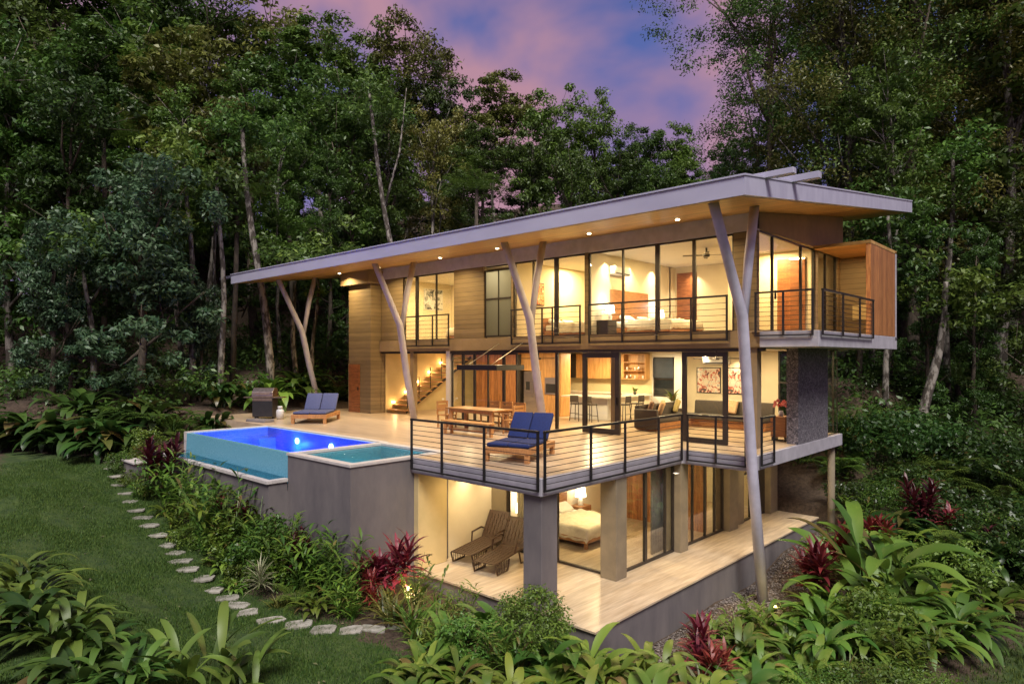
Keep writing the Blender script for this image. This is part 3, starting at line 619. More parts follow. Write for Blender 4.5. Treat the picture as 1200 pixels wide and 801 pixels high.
area('pool_lamp', (-19.2, 10.0, -.16), 240, 1.4, (.03, .09, 1), sy=5.8, rot=(0, 0, R(90)))
pwt = MB().box(-22.69, -15.95, 8.62, 11.30, -.9, -.035).build('water', 'water', None); struct(pwt)
SP = thing('spa_pool', 'square raised plunge pool with teal water and tall grey walls beside the deck', 'plunge pool', (-14.3, 9.9, -3), world=True)
sx0, sx1, sy0, sy1 = -15.75, -12.9, 8.45, 11.4
MB().box(sx0, sx1, sy0, sy0 + .18, -3.8, -.041).box(sx1 - .18, sx1, sy0 + .18, sy1, -3.8, -.041).box(sx0, sx0 + .18, sy0 + .18, sy1, -3.8, -.041).box(sx0 + .18, sx1 - .18, sy1 - .18, sy1, -1.5, -.041).build('wall', 'grey', SP)
MB().box(sx0 - .02, sx1 + .03, sy0 - .03, sy0 + .2, -.04, .02).box(sx1 - .2, sx1 + .03, sy0 + .2, sy1 - .2, -.04, .02).box(sx0 - .02, sx0 + .2, sy0 + .2, sy1 - .2, -.04, .02).box(sx0 - .02, sx1 + .03, sy1 - .2, sy1 + .03, -.04, .02).build('coping', 'coping', SP)
MB().box(sx0 + .181, sx1 - .181, sy0 + .181, sy0 + .22, -1.2, -.06).box(sx0 + .181, sx1 - .181, sy1 - .22, sy1 - .181, -1.2, -.06).box(sx0 + .181, sx0 + .22, sy0 + .22, sy1 - .22, -1.2, -.06).box(sx1 - .22, sx1 - .181, sy0 + .22, sy1 - .22, -1.2, -.06).box(sx0 + .181, sx1 - .181, sy0 + .181, sy1 - .181, -1.3, -1.2).box(sx0 + .22, sx0 + .8, sy0 + .22, sy1 - .22, -1.2, -.42).box(sx0 + .8, sx1 - .22, sy1 - .7, sy1 - .22, -1.2, -.42).build('basin', 'spaTile', SP)
struct(MB().box(sx0 + .221, sx1 - .221, sy0 + .221, sy1 - .221, -.5, -.07).build('water', 'spawater', None))
area('spa_lamp', (-14.3, 9.9, -.2), 34, .5, (.35, .85, 1))
# small catch tank of the pool with its little light, left of the pool
ct = thing('balance_tank', 'low grey balance tank with pale lid at the far end of the pool', 'tank', (-23.6, 7.6, -1.9), world=True)
box(-24.3, -23.2, 7.2, 8.1, -2.4, -.96).build('wall', 'grey', ct); box(-24.36, -23.14, 7.14, 8.16, -.958, -.90).build('lid', 'coping', ct, bevel=.01)

# ================================================================== FURNITURE
def softbox(name, mat, parent, c, size, rot=(0, 0, 0), r=.04, label=None, seg=3):
    o = MB().obox(c, size, rot).build(name, mat, parent, smooth=False, label=label)
    b = o.modifiers.new('bevel', 'BEVEL'); b.width = r; b.segments = seg
    for p in o.data.polygons: p.use_smooth = True
    return o
# --- double sun loungers
def double_lounger(label, loc, rz, fabric, w=1.30, L_=2.05):
    t = thing('double_lounger', label, 'sun lounger', loc, rz, 'double sun loungers on the deck')
    fr = MB().box(-w / 2, w / 2, -L_ / 2, -L_ / 2 + .09, .20, .34).box(-w / 2, w / 2, L_ / 2 - .09, L_ / 2, .20, .34).box(-w / 2, -w / 2 + .09, -L_ / 2 + .09, L_ / 2 - .09, .20, .34).box(w / 2 - .09, w / 2, -L_ / 2 + .09, L_ / 2 - .09, .20, .34)
    for k in range(11): y = -L_ / 2 + .16 + k * .17; fr.box(-w / 2 + .09, w / 2 - .09, y, y + .11, .30, .325)
    fr.build('frame', 'teak', t, bevel=.006)
    for sx in (-1, 1):
        for sy in (-1, 1):
            x = sx * (w / 2 - .06); y = sy * (L_ / 2 - .07); box(x - .055, x + .055, y - .055, y + .055, 0, .20).build('leg', 'teak', t, bevel=.006)
    a = R(52)
    for sx in (-1, 1):
        softbox('seat_cushion', fabric, t, (sx * (w / 4 - .012), -.25 * L_ / 1.95 - .02, .39), (w / 2 - .045, L_ * .62, .09), r=.03)
        softbox('back_cushion', fabric, t, (sx * (w / 4 - .012), .46 + .36 * math.cos(a), .43 + .36 * math.sin(a)), (w / 2 - .045, .78, .10), (a, 0, 0), r=.03)
        bs = MB(); 
        bs.obox((sx * (w / 4 + .1), .53 + .36 * math.cos(a), .37 + .36 * math.sin(a)), (.05, .8, .04), (a, 0, 0)); bs.build('back_support', 'teak', t)
    return t
double_lounger('double sun lounger with navy cushions on the terrace corner behind the cable railing', (-10.9, 12.0, .005), R(20), 'navy', 1.15, 1.85)
double_lounger('double sun lounger with faded blue cushions beside the lit pool', (-22.85, 13.45, .005), R(43), 'navydull')
# --- dining set
dt = thing('dining_table', 'long slatted teak dining table on the deck in front of the glass doors', 'table', (-16.0, 15.5, .005))
MB().box(-1.15, 1.15, -.48, .48, .70, .745).build('tabletop', 'teakt', dt, bevel=.008)
MB().box(-1.0, 1.0, -.38, -.34, .60, .70).box(-1.0, 1.0, .34, .38, .60, .70).build('apron', 'teak', dt)
for sx in (-1, 1):
    for sy in (-1, 1): box(sx * .98 - .06, sx * .98 + .06, sy * .36 - .05, sy * .36 + .05, 0, .70).build('leg', 'teak', dt)
bn = thing('dining_bench', 'low teak bench along the railing side of the dining table', 'bench', (-15.15, 14.2, .005))
MB().box(-1.05, 1.05, -.2, .2, .41, .45).build('seat', 'teakt', bn, bevel=.008)
for sx in (-1, 1):
    for sy in (-1, 1): box(sx * .9 - .04, sx * .9 + .04, sy * .14 - .04, sy * .14 + .04, 0, .41).build('leg', 'teak', bn)
MB().box(-.86, .86, -.02, .02, .14, .19).build('stretcher', 'teak', bn)
def chair(label, loc, rz):
    t = thing('dining_chair', label, 'chair', loc, rz, 'teak dining chairs')
    box(-.25, .25, -.24, .24, .42, .455).build('seat', 'teakt', t, bevel=.006)
    b = MB().box(-.25, -.20, .22, .27, .455, .92).box(.20, .25, .22, .27, .455, .92).box(-.2, .2, .23, .26, .84, .92).box(-.2, .2, .23, .26, .56, .80); b.build('backrest', 'teakt', t)
    for sx in (-1, 1):
        for sy in (-1, 1): box(sx * .225 - .024, sx * .225 + .024, sy * .215 - .024, sy * .215 + .024, 0, .42).build('leg', 'teak', t)
        MB().box(sx * .25 - .025, sx * .25 + .025, -.24, .22, .64, .665).box(sx * .25 - .02, sx * .25 + .02, -.24, -.20, .455, .64).build('armrest', 'teak', t)
    return t
c0 = chair('teak armchair at the far left end of the dining table', (-17.55, 15.45, .005), R(90))
for lab, loc, rz in (('teak armchair at the back of the dining table, nearest the stairs', (-16.35, 16.4, .005), 0), ('teak armchair at the middle of the back side of the dining table', (-15.75, 16.4, .005), 0),
                     ('teak armchair at the back of the dining table, nearest the fridge', (-15.15, 16.4, .005), 0), ('teak armchair at the right end of the dining table beside the column', (-14.5, 15.6, .005), R(-90))):
    dup(c0, loc, rz, lab)
# --- resin chaise longues in the lower patio
def chaise(label, loc, rz):
    t = thing('resin_chaise', label, 'sun lounger', loc, rz, 'brown resin chaise longues')
    def sling(name, p0, p1, n, m, w=.60):
        p0 = Vector(p0); p1 = Vector(p1); s = MB(); d = p1 - p0; a = math.atan2(d.z, d.y)
        nr = int(d.length / .075)
        for k in range(nr):       # woven look: rows of lozenges with open gaps
            c = p0 + d * ((k + .5) / nr)
            for j in range(6):
                if (k + j) % 2 or k < 1 or k > nr - 2 or m == 0 and j in (0, 5): s.obox((-w / 2 + w * (j + .5) / 6, c.y, c.z), (w / 6 - .002, d.length / nr - .001, .018), (a, 0, 0))
                else: s.obox((-w / 2 + w * (j + .5) / 6, c.y, c.z), (w / 6 - .035, d.length / nr - .001, .018), (a, 0, 0))
        s.box(-w / 2 - .03, -w / 2, 0, .001, 0, .001) if 0 else None
        o = s.build(name, 'wicker', t); 
        for sx in (-1, 1): MB().tube([p0 + Vector((sx * (w / 2 + .015), 0, 0)), p1 + Vector((sx * (w / 2 + .015), 0, 0))], .022, 8).build('side_rail', 'wicker', t)
        return o
    sling('seat', (0, -1.0, .28), (0, .33, .36), 12, 1); sling('backrest', (0, .34, .37), (0, .74, 1.02), 10, 1)
    for sx in (-1, 1):
        x = sx * .33
        MB().tube([(x, -1.0, .27), (x, -.92, .02), (x, -.45, -.0 + .02), (x, -.36, .28)], .022, 7).build('leg', 'wicker', t)
        MB().tube([(x, .1, .33), (x, .2, .02), (x, .75, .02), (x, .58, .66)], .022, 7).build('leg', 'wicker', t)
        MB().tube([(x, -.12, .33), (x * 1.08, -.06, .58), (x * 1.08, .36, .62), (x, .50, .56)], .024, 7).build('armrest', 'wicker', t)
        s = MB()
        for k in range(7): y = -.9 + k * .075; s.tube([(x, y, .03), (x, y + .02, .28)], .009, 5)
        s.build('side_grille', 'wicker', t)
    return t
chaise('brown woven resin chaise on the patio, the farther one against the cream wall', (-12.42, 12.25, -2.755), R(10))
chaise('brown woven resin chaise on the patio, the nearer one to the dark pillar', (-11.5, 12.1, -2.755), R(12))
# --- gas grill and tank
g = thing('gas_grill', 'gas barbecue with shiny steel hood at the dark edge of the deck', 'barbecue', (-25.5, 12.7, .005), R(38))
box(-.42, .42, -.26, .26, .08, .84).build('cabinet', 'darkplastic', g, bevel=.01); box(-.41, .41, -.27, -.262, .72, .82).build('control_panel', 'steelwarm', g)
MB().prism([(-.44, -.28, .90), (-.44, .26, .90), (-.44, .26, 1.10), (-.44, .12, 1.24), (-.44, -.10, 1.24), (-.44, -.26, 1.08)], (.88, 0, 0)).build('hood', 'steelwarm', g, bevel=.015)
MB().tube([(-.36, -.33, 1.02), (.36, -.33, 1.02)], .015, 8).build('hood_handle', 'steelwarm', g)
for s in (-1, 1): box(s * .44, s * .80, -.22, .22, .84, .875).build('side_shelf', 'steelwarm', g); box(s * .36 - .04, s * .36 + .04, -.1, .1, 0, .08).build('wheel', 'black', g)
box(-.44, .44, -.27, .27, .84, .90).build('firebox', 'steelwarm', g)
tk = thing('gas_tank', 'small white propane tank standing beside the barbecue', 'gas tank', (-24.75, 12.95, .005))
MB().lathe([(.10, 0), (.11, .04), (.15, .06), (.155, .30), (.13, .38), (.05, .42)], n=18).build('body', 'tank', tk, smooth=True)
MB().lathe([(.09, .415), (.10, .50), (.08, .52)], n=14).build('collar', 'tank', tk, smooth=True)
rk = MB(); rk.obox((0, 0, .12), (1.1, .5, .25), (0, 0, .2)); ro = rk.build('stone_kerb', 'grey', None, bevel=.05); ro.location = (-24.3, 11.9, -.14); tag(ro, 'rough stone block at the corner of the deck behind the pool', 'stone')
# --- sofa with cushions
sf = thing('corner_sofa', 'charcoal corner sofa on an orange timber base in the living room', 'sofa', (-10.6, 21.4, .005))
def sb(*a): return MB().box(*a)
sb(-1.55, -.75, -2.2, .85, .02, .28).build('base', 'wood', sf); sb(-.75, 1.9, .15, .85, .02, .28).build('base', 'wood', sf)
def sfb(c, s, rot=(0, 0, 0), n='seat_cushion'): softbox(n, 'sofa', sf, c, s, rot, r=.05)
sfb((-1.15, -1.5, .37), (.86, 1.45, .18)); sfb((-1.15, -.05, .37), (.86, 1.4, .18)); sfb((-.05, .45, .37), (1.3, .8, .18)); sfb((1.25, .45, .37), (1.28, .8, .18))
sfb((-1.52, -.9, .62), (.20, 2.6, .45), (0, -.12, 0), 'backrest'); sfb((-.2, .85, .64), (1.5, .22, .55), (-.12, 0, 0), 'backrest'); sfb((1.22, .85, .64), (1.4, .22, .55), (-.12, 0, 0), 'backrest')
sfb((-1.15, -2.22, .40), (.88, .16, .66), (0, 0, 0), 'armrest')
def cushion(label, loc, rot, mat):
    o = softbox('throw_cushion', mat, None, (0, 0, 0), (.48, .16, .48), r=.07, seg=4); o.location = loc; o.rotation_euler = rot; tag(o, label, 'cushion', 'throw cushions on the sofa'); return o
cushion('dark brown throw cushion at the near end of the charcoal sofa', (-11.85, 19.6, .74), (R(-20), 0, R(-60)), 'cushion1')
cushion('sand coloured throw cushion second from the near end of the sofa', (-11.80, 20.25, .73), (R(-20), R(10), R(-60)), 'cushion2')
cushion('olive throw cushion in the inner corner of the charcoal sofa', (-11.8, 21.3, .74), (R(-20), 0, R(-55)), 'cushion3')
cushion('patterned sand cushion leaning on the rear back of the sofa', (-10.1, 22.0, .74), (R(-18), R(6), R(0)), 'cushion2')
# --- side cabinet with flowers
scb = thing('side_cabinet', 'small wooden side cabinet beside the stone wall', 'cabinet', (-7.5, 19.75, .005))
box(-.22, .22, -.25, .25, .12, .72).build('body', 'wood', scb, bevel=.01); MB().box(-.2, -.17, -.22, .22, 0, .12).box(.17, .2, -.22, .22, 0, .12).box(-.17, .17, -.22, -.19, .02, .05).build('legs_frame', 'black', scb)
fl = thing('flower_vase', 'pale vase of pink flowers on the side cabinet', 'vase', (-7.5, 19.75, .726))
MB().lathe([(.06, 0), (.09, .06), (.05, .16)], n=14).build('vase', 'white', fl, smooth=True)
M['pink'] = pm('pink_petal', (.80, .25, .22), (.6, .14, .14), 9, .6)
fb = MB()
for k in range(16):
    a = random.uniform(0, 6.28); e_ = random.uniform(.3, 1.3); r_ = random.uniform(.14, .26)
    fb.obox((math.cos(a) * math.cos(e_) * r_, math.sin(a) * math.cos(e_) * r_, .22 + math.sin(e_) * r_), (.09, .09, .03), (random.uniform(0, 3), random.uniform(0, 3), 0))
fb.build('blossom', 'pink', fl); MB().tube([(0, 0, .1), (.03, .02, .34)], .008, 5).tube([(0, 0, .1), (-.06, .02, .32)], .008, 5).build('stem', 'stem', fl)
# --- kitchen
ku = thing('pantry_unit', 'tall honey coloured pantry wall with built in oven beside the fridge', 'kitchen unit', (-18.2, 21.4, .005), world=True)
box(-19.35, -17.15, 21.35, 22.0, 1.90, 2.64).build('cabinet', 'woodh', ku); box(-18.22, -17.15, 21.35, 22.0, .02, 1.898).build('cabinet', 'woodh', ku)
ov = box(-17.98, -17.32, 21.31, 21.348, .92, 1.62).build('oven', 'steel', ku); box(-17.92, -17.38, 21.30, 21.309, .98, 1.36).build('oven_window', 'darkplastic', ov); box(-19.5, -19.36, 21.3, 22.0, .02, 2.6).build('side_panel', 'frame', ku)
fg = thing('fridge', 'double door stainless steel fridge with black dispenser', 'fridge', (-18.75, 21.7, .005))
box(-.5, .5, -.28, .3, .03, 1.86).build('body', 'steel', fg, bevel=.01)
for s in (-1, 1): box(s * .01, s * .49, -.32, -.281, .72, 1.85).build('door', 'steel', fg, bevel=.008); MB().tube([(s * .05, -.36, .9), (s * .05, -.36, 1.7)], .012, 6).build('handle', 'steel', fg)
box(-.49, .49, -.32, -.281, .06, .70).build('freezer_drawer', 'steel', fg, bevel=.008); box(-.36, -.14, -.326, -.321, 1.05, 1.42).build('dispenser', 'darkplastic', fg)
kc = thing('kitchen_counter', 'rear kitchen run with mosaic backsplash, timber wall cabinets and open shelves', 'kitchen unit', (-17, 24.4, .005), world=True)
box(-17.1, -14.95, 24.15, 24.79, .02, .88).build('cabinet', 'white', kc); box(-17.1, -14.9, 24.1, 24.79, .881, .93).build('counter', 'counter', kc); box(-17.1, -14.95, 24.77, 24.795, .931, 1.52).build('backsplash', 'backsplash', kc)
box(-19.9, -17.1, 24.1, 24.79, .881, .93).build('counter', 'counter', kc); box(-19.9, -17.1, 24.15, 24.79, .02, .88).build('cabinet', 'white', kc); box(-19.9, -17.1, 24.77, 24.795, .931, 1.52).build('backsplash', 'backsplash', kc)
box(-18.7, -16.15, 24.42, 24.79, 1.52, 2.62).build('wall_cabinet', 'woodh', kc); box(-19.8, -18.71, 24.42, 24.79, 1.52, 2.62).build('wall_cabinet', 'frame', kc)
sh = MB().box(-16.14, -15.0, 24.70, 24.78, 1.52, 2.62).box(-16.14, -16.1, 24.42, 24.7, 1.52, 2.62).box(-15.04, -15.0, 24.42, 24.7, 1.52, 2.62)
for z in (1.52, 1.88, 2.24, 2.59): sh.box(-16.1, -15.04, 24.42, 24.7, z, z + .03)
sh = sh.build('open_shelf', 'woodh', kc)
for k in range(9):
    x = -16.0 + (k % 5) * .2; z = (1.551, 1.911)[k // 5]; MB().lathe([(.035, 0), (.045, .08), (.03, .14)], (x, 24.55, z), 10).build('jar', random.choice(['white', 'potclay', 'steel']), sh)
isl = thing('kitchen_island', 'L shaped breakfast counter with pale quartz top', 'kitchen island', (-15.4, 21.8, .005), world=True)
MB().prism([(-16.8, 20.95, .885), (-14.45, 20.95, .885), (-14.45, 24.05, .885), (-15.15, 24.05, .885), (-15.15, 21.6, .885), (-16.8, 21.6, .885)], (0, 0, .05)).build('counter', 'counter', isl)
box(-16.6, -14.75, 21.25, 21.55, .02, .884).build('cabinet', 'white', isl); box(-14.9, -14.55, 21.56, 24.0, .02, .884).build('cabinet', 'cream', isl)
def stool(label, loc, rz):
    t = thing('bar_stool', label, 'bar stool', loc, rz, 'dark bar stools at the breakfast counter')
    softbox('seat', 'sofa', t, (0, 0, .66), (.40, .38, .05), r=.02); softbox('backrest', 'sofa', t, (0, .19, .86), (.38, .035, .26), r=.012)
    for sx in (-1, 1):
        for sy in (-1, 1): MB().tube([(sx * .21, sy * .20, 0), (sx * .165, sy * .15, .64)] + ([(sx * .165, .19, .98)] if sy > 0 else []), .016, 7).build('leg', 'wood' if 0 else 'frame', t)
    MB().tube([(-.2, -.19, .22), (.2, -.19, .22)], .012, 6).tube([(-.2, .19, .30), (.2, .19, .30)], .012, 6).build('footrest', 'frame', t)
    return t
s0 = stool('dark bar stool at the left end of the breakfast counter', (-15.25 - .45, 20.55, .005), R(185))
dup(s0, (-15.0, 20.5, .005), R(178), 'dark bar stool second from the left, partly behind the door frame'); dup(s0, (-14.05, 21.35, .005), R(-88), 'dark bar stool round the corner of the counter, behind the square post'); dup(s0, (-14.0, 22.2, .005), R(-92), 'dark bar stool at the right end of the breakfast counter')
kt = tag(box(-.15, .15, -.1, .1, 0, .17).build('toaster', 'steel', None, bevel=.03), 'steel toaster at the left end of the rear counter', 'toaster'); kt.location = (-19.2, 24.45, .936)
for i, (x, hh) in enumerate(((-14.85, .30), (-14.72, .24))):
    b = MB().lathe([(.035, 0), (.038, hh * .6), (.012, hh * .75), (.013, hh)], n=12).build('bottle', 'black', None, smooth=True); b.location = (x, 21.9 + i * .2, .936); tag(b, ('tall', 'short')[i] + ' dark bottle standing on the breakfast counter', 'bottle')
def leafy(name, label, cat, loc, n, L_, mat, pot=('white', .10, .18), w=.05, el=(40, 85)):
    t = thing(name, label, cat, loc); MB().lathe([(pot[1] * .7, 0), (pot[1], pot[2] * .5), (pot[1] * .9, pot[2])], n=14).build('pot', pot[0], t, smooth=True)
    o = bpy.data.objects.new('leaves', None) if 0 else None
    v, f, r = fan(n, L_, w, el, seed=n); me = numpy_mesh('foliage', v + np.array([0, 0, pot[2]]), f, mat, r); o = bpy.data.objects.new('foliage', me); COL.objects.link(o); o.parent = t
    return t
# leaf fans: arching blades, shared by house plants and garden plants
def blade(base, az, el, L_, w, curl, segs=6, fold=.25, prof=None, twist=0.):
    """one arching leaf as a 2-wide strip of quads around its midrib"""
    base = np.array(base, float); P_ = [base]; e_ = el; st = L_ / segs
    for i in range(segs):
        P_.append(P_[-1] + st * np.array([math.cos(az) * math.cos(e_), math.sin(az) * math.cos(e_), math.sin(e_)])); e_ -= curl / segs * (1 + .6 * i / segs)
    P_ = np.array(P_); side = np.array([-math.sin(az + twist), math.cos(az + twist), math.sin(twist) * .4])
    prof = prof or (lambda t: math.sin(PI * min(1, t ** .75 * .97 + .03)) ** .8)
    V = []; 
    for i, p in enumerate(P_):
        t = i / segs; hw = w * .5 * max(.02, prof(t)); up = np.array([0, 0, fold * hw])
        V += [p - side * hw + up, p, p + side * hw + up]
    F = []
    for i in range(segs):
        a = i * 3; F += [(a, a + 1, a + 4, a + 3), (a + 1, a + 2, a + 5, a + 4)]
    return V, F
def collect(blades):
    V = []; F = []; Rn = []
    for v, f, r in blades:
        b = len(V); V += list(v); F += [tuple(b + i for i in q) for q in f]; Rn += [r] * len(f)
    return np.array(V), np.array(F), np.array(Rn)
def fan(n, L_, w, el=(35, 85), curl=(.7, 1.6), seed=0, spread=.06, h0=0., prof=None):
    rg = random.Random(seed); B = []
    for i in range(n):
        az = i * 2.399 + rg.uniform(-.4, .4); e_ = R(rg.uniform(*el)); l = L_ * rg.uniform(.65, 1.08)
        v, f = blade((rg.uniform(-spread, spread), rg.uniform(-spread, spread), h0 * rg.random()), az, e_, l, w * rg.uniform(.8, 1.15), rg.uniform(*curl), prof=prof, twist=rg.uniform(-.3, .3)); B.append((v, f, rg.random()))
    return collect(B)
leafy('potted_plant', 'bright green potted plant behind the corner sofa', 'plant', (-12.55, 22.35, .55), 22, .6, 'leafBright', ('white', .14, .26), .07)
tag(box(-12.8, -12.3, 22.1, 22.6, .005, .545).build('plant_stand', 'sofa', None), 'dark square stand under the potted plant behind the sofa', 'stand')
leafy('herb_pot', 'small green plant in a pot on the counter by the bar stools', 'plant', (-14.75, 23.2, .936), 18, .28, 'leafGarden', ('darkplastic', .07, .12), .05)
# --- pictures, air conditioners, fans
def picture(label, loc, w, h, art, rz=0, frame='black', grp=None):
    t = thing('picture', label, 'picture', loc, rz, grp); box(-w / 2, w / 2, -.03, 0, -h / 2, h / 2).build('frame', frame, t); box(-w / 2 + .03, w / 2 - .03, -.036, -.031, -h / 2 + .03, h / 2 - .03).build('canvas', art, t); return t
picture('floral canvas with red blossoms on the living room wall, left of the pair', (-11.35, 22.895, 1.62), .95, .95, 'floral', grp='pair of floral canvases'); picture('floral canvas with red blossoms on the living room wall, right of the pair', (-10.3, 22.895, 1.62), .95, .95, 'floral', grp='pair of floral canvases')
def aircon(label, loc, rz=0):
    t = thing('air_conditioner', label, 'air conditioner', loc, rz); softbox('casing', 'white', t, (0, -.11, 0), (1.0, .22, .30), r=.04); box(-.42, .42, -.235, -.222, -.12, -.08).build('louvre', 'darkplastic', t); return t
aircon('white air conditioner above the floral canvases in the living room', (-11.0, 22.89, 2.36)); 
aircon('white air conditioner high on the left wall of the big upstairs bedroom', (-12.99 + .02, 19.3, 5.45), R(90))
def ceilfan(label, loc):
    t = thing('ceiling_fan', label, 'ceiling fan', loc); MB().lathe([(.03, 0), (.03, .2)], n=8).lathe([(.10, -.08), (.11, 0)], n=14).build('motor', 'frame', t)
    for k in range(4):
        a = k * PI / 2 + .5; MB().obox((math.cos(a) * .42, math.sin(a) * .42, -.03), (.62, .12, .012), (.15, 0, a)).build('blade', 'frame', t)
    return t
ceilfan('dark ceiling fan above the living room sofa', (-9.9, 20.5, 2.46)); ceilfan('dark ceiling fan in the kitchen', (-17.2, 20.0, 2.46)); ceilfan('dark ceiling fan in the big upstairs bedroom', (-9.8, 19.6, 5.75))
# --- upper rooms: partitions, beds, doors, lamps
def part(x0, x1, y0, y1, z0=ZU + .001, z1=5.975, m='cream'): return wall(x0, x1, y0, y1, z0, z1, m, 'partition')
part(-24.2, -19.3, 21.5, 21.6); part(-24.2, -24.1, 17.69, 21.49); part(-9.59, -7.45, 22.22, 22.34); part(-19.4, -19.3, 17.69, 21.49); part(-16.34, -16.26, 17.69, 22.9); part(-18.6, -13.0, 22.9, 23.0); part(-13.09, -13.0, 17.69, 23.4); part(-13.0, -9.6, 23.4, 23.5); part(-9.68, -9.6, 20.9, 23.4); part(-18.7, -16.35, 18.6, 18.7)
def bdoor(x0, x1, y, m='reddoor', z1=5.2, axis='Y'):
    if axis == 'Y': d = box(x0, x1, y - .05, y - .002, ZU + .005, z1).build('door', m, H); box(x1 - .12, x1 - .08, y - .09, y - .051, 4.12, 4.2).build('handle', 'black', d)
    else: d = box(y + .002, y + .05, x0, x1, ZU + .005, z1).build('door', m, H); box(y + .051, y + .09, x1 - .12, x1 - .08, 4.12, 4.2).build('handle', 'black', d)
bdoor(-12.92, -12.1, 23.4, z1=5.75); bdoor(-15.2, -14.3, 22.9, 'pillar', 5.35)
bdoor(-8.55, -7.65, 22.22, z1=5.72)
def bed(label, loc, rz, w=1.9, L_=2.1, hb=1.0, hbm='wood', z=.5):
    t = thing('bed', label, 'bed', loc, rz)
    box(-w / 2 - .05, w / 2 + .05, -L_, 0, .16, .30).build('frame', 'wood', t)
    for sx in (-1, 1): box(sx * (w / 2 - .06) - .04, sx * (w / 2 - .06) + .04, -L_ + .02, -L_ + .1, 0, .16).build('leg', 'wood', t)
    softbox('mattress', 'pillow', t, (0, -L_ / 2, .42), (w, L_ - .04, .24), r=.06)
    # duvet: rumpled sheet with drape
    nx_, ny_ = 26, 26; v = []; 
    for j in range(ny_ + 1):
        for i in range(nx_ + 1):
            u = -1 + 2 * i / nx_; q = j / ny_; x = u * (w / 2 + .22); y = -L_ - .16 + q * (L_ * .80)
            ex = max(0, abs(x) - w / 2); ey = max(0, -L_ - y); dz = (ex + ey) * 1.9
            zz = .575 - min(dz, .36) + .022 * math.sin(x * 7 + 3 * math.sin(y * 4)) * math.cos(y * 6) + .012 * math.sin(x * 19 + y * 13)
            x = math.copysign(w / 2 + ex * .3, x) if ex > 0 else x; y = -L_ - ey * .3 if ey > 0 else y
            v.append((x, y, zz))
    f = [(j * (nx_ + 1) + i, j * (nx_ + 1) + i + 1, (j + 1) * (nx_ + 1) + i + 1, (j + 1) * (nx_ + 1) + i) for j in range(ny_) for i in range(nx_)]
    o = MB().add(v, f).build('duvet', 'linen', t, smooth=True); sm = o.modifiers.new('solid', 'SOLIDIFY'); sm.thickness = .03; sm.offset = -1
    for sx in (-1, 1): softbox('pillow', 'pillow', t, (sx * w / 4, -.26, .63), (.66, .42, .15), (R(30), 0, 0), r=.07, seg=4)
    if hb: box(-w / 2 - .08, w / 2 + .08, .002, .06, .2, .3 + hb).build('headboard', hbm, t)
    return t
bed('large bed with tall timber headboard in the big upstairs bedroom', (-12.92, 20.05, ZU + .002), R(90), 2.2, 2.2, 1.35)
bed('bed with cream bedding in the small upstairs room at the far left', (-21.0, 21.4, ZU + .002), 0, 1.8, 2.1, .8)
bed('bed with pale cover in the middle upstairs room', (-16.2, 20.0, ZU + .002), R(90), 1.6, 2.0, .5)
bed('bed with rumpled linen duvet in the lower bedroom', (-12.86, 15.35, -2.755), R(90), 1.8, 2.15, .7)
def nightlamp(label, loc, sc=1., pw=14, col=(1, .9, .7)):
    t = thing('table_lamp', label, 'lamp', loc); MB().lathe([(.08, 0), (.05, .03), (.07, .12), (.02, .22)], n=12).build('base', 'white', t, smooth=True)
    MB().lathe([(.15, .22), (.12, .46)], n=18).build('shade', 'shade', t, smooth=True); t.scale = (sc,) * 3
    point('lamp_bulb', (loc[0], loc[1], loc[2] + .62 * sc), pw, col, .08); return t
def nightstand(label, loc, rz=0, m='wood', w=.55, h=.55):
    t = thing('nightstand', label, 'nightstand', loc, rz); box(-w / 2, w / 2, -.22, .22, .10, h).build('body', m, t, bevel=.008)
    for z in (.14, .34): box(-w / 2 + .03, w / 2 - .03, -.235, -.221, z, z + .16).build('drawer', m, t)
    for sx in (-1, 1):
        for sy in (-1, 1): box(sx * (w / 2 - .04) - .02, sx * (w / 2 - .04) + .02, sy * .19 - .02, sy * .19 + .02, 0, .10).build('leg', m, t)
    return t
nightstand('dark chest of drawers left of the big upstairs bed', (-12.7, 18.25, ZU + .002), R(90), 'frame'); nightstand('wooden nightstand right of the big upstairs bed', (-12.7, 21.7, ZU + .002), R(90))
nightlamp('bright lamp at the near side of the big upstairs bed', (-12.7, 18.45, ZU + .56), 1.1, 10, (.9, .95, 1)); nightlamp('bright lamp at the far side of the big upstairs bed', (-12.7, 21.7, ZU + .56), 1.1, 10, (.9, .95, 1))
nightstand('nightstand by the curtain in the lower bedroom', (-12.65, 13.95, -2.755), R(90)); nightstand('nightstand at the far side of the lower bed', (-12.65, 16.75, -2.755), R(90))
nightlamp('white shaded lamp by the curtain in the lower bedroom', (-12.65, 13.95, -2.2), 1.1, 10); nightlamp('white shaded lamp at the far side of the lower bed', (-12.65, 16.75, -2.2), 1.2, 10)
picture('ink drawing on the wall of the far left upstairs room', (-24.09, 20.35, 5.2), 1.15, 1.0, 'inkart', R(90), frame='white'); picture('framed warm print in the middle upstairs room', (-16.25, 18.9, 4.85), .6, .85, 'warmart', R(90))
def curtain(label, x0, x1, y, z0, z1, m, axis='Y'):
    v = []; n = 40
    for i in range(n + 1):
        t_ = i / n; o_ = .05 * math.sin(t_ * 34); x = x0 + (x1 - x0) * t_
        for z in (z0, z1): v.append((x, y + o_, z) if axis == 'Y' else (y + o_, x, z))
    f = [(2 * i, 2 * i + 2, 2 * i + 3, 2 * i + 1) for i in range(n)]; o = MB().add(v, f).build('curtain', m, None, smooth=True); sm = o.modifiers.new('solid', 'SOLIDIFY'); sm.thickness = .012; return tag(o, label, 'curtain')
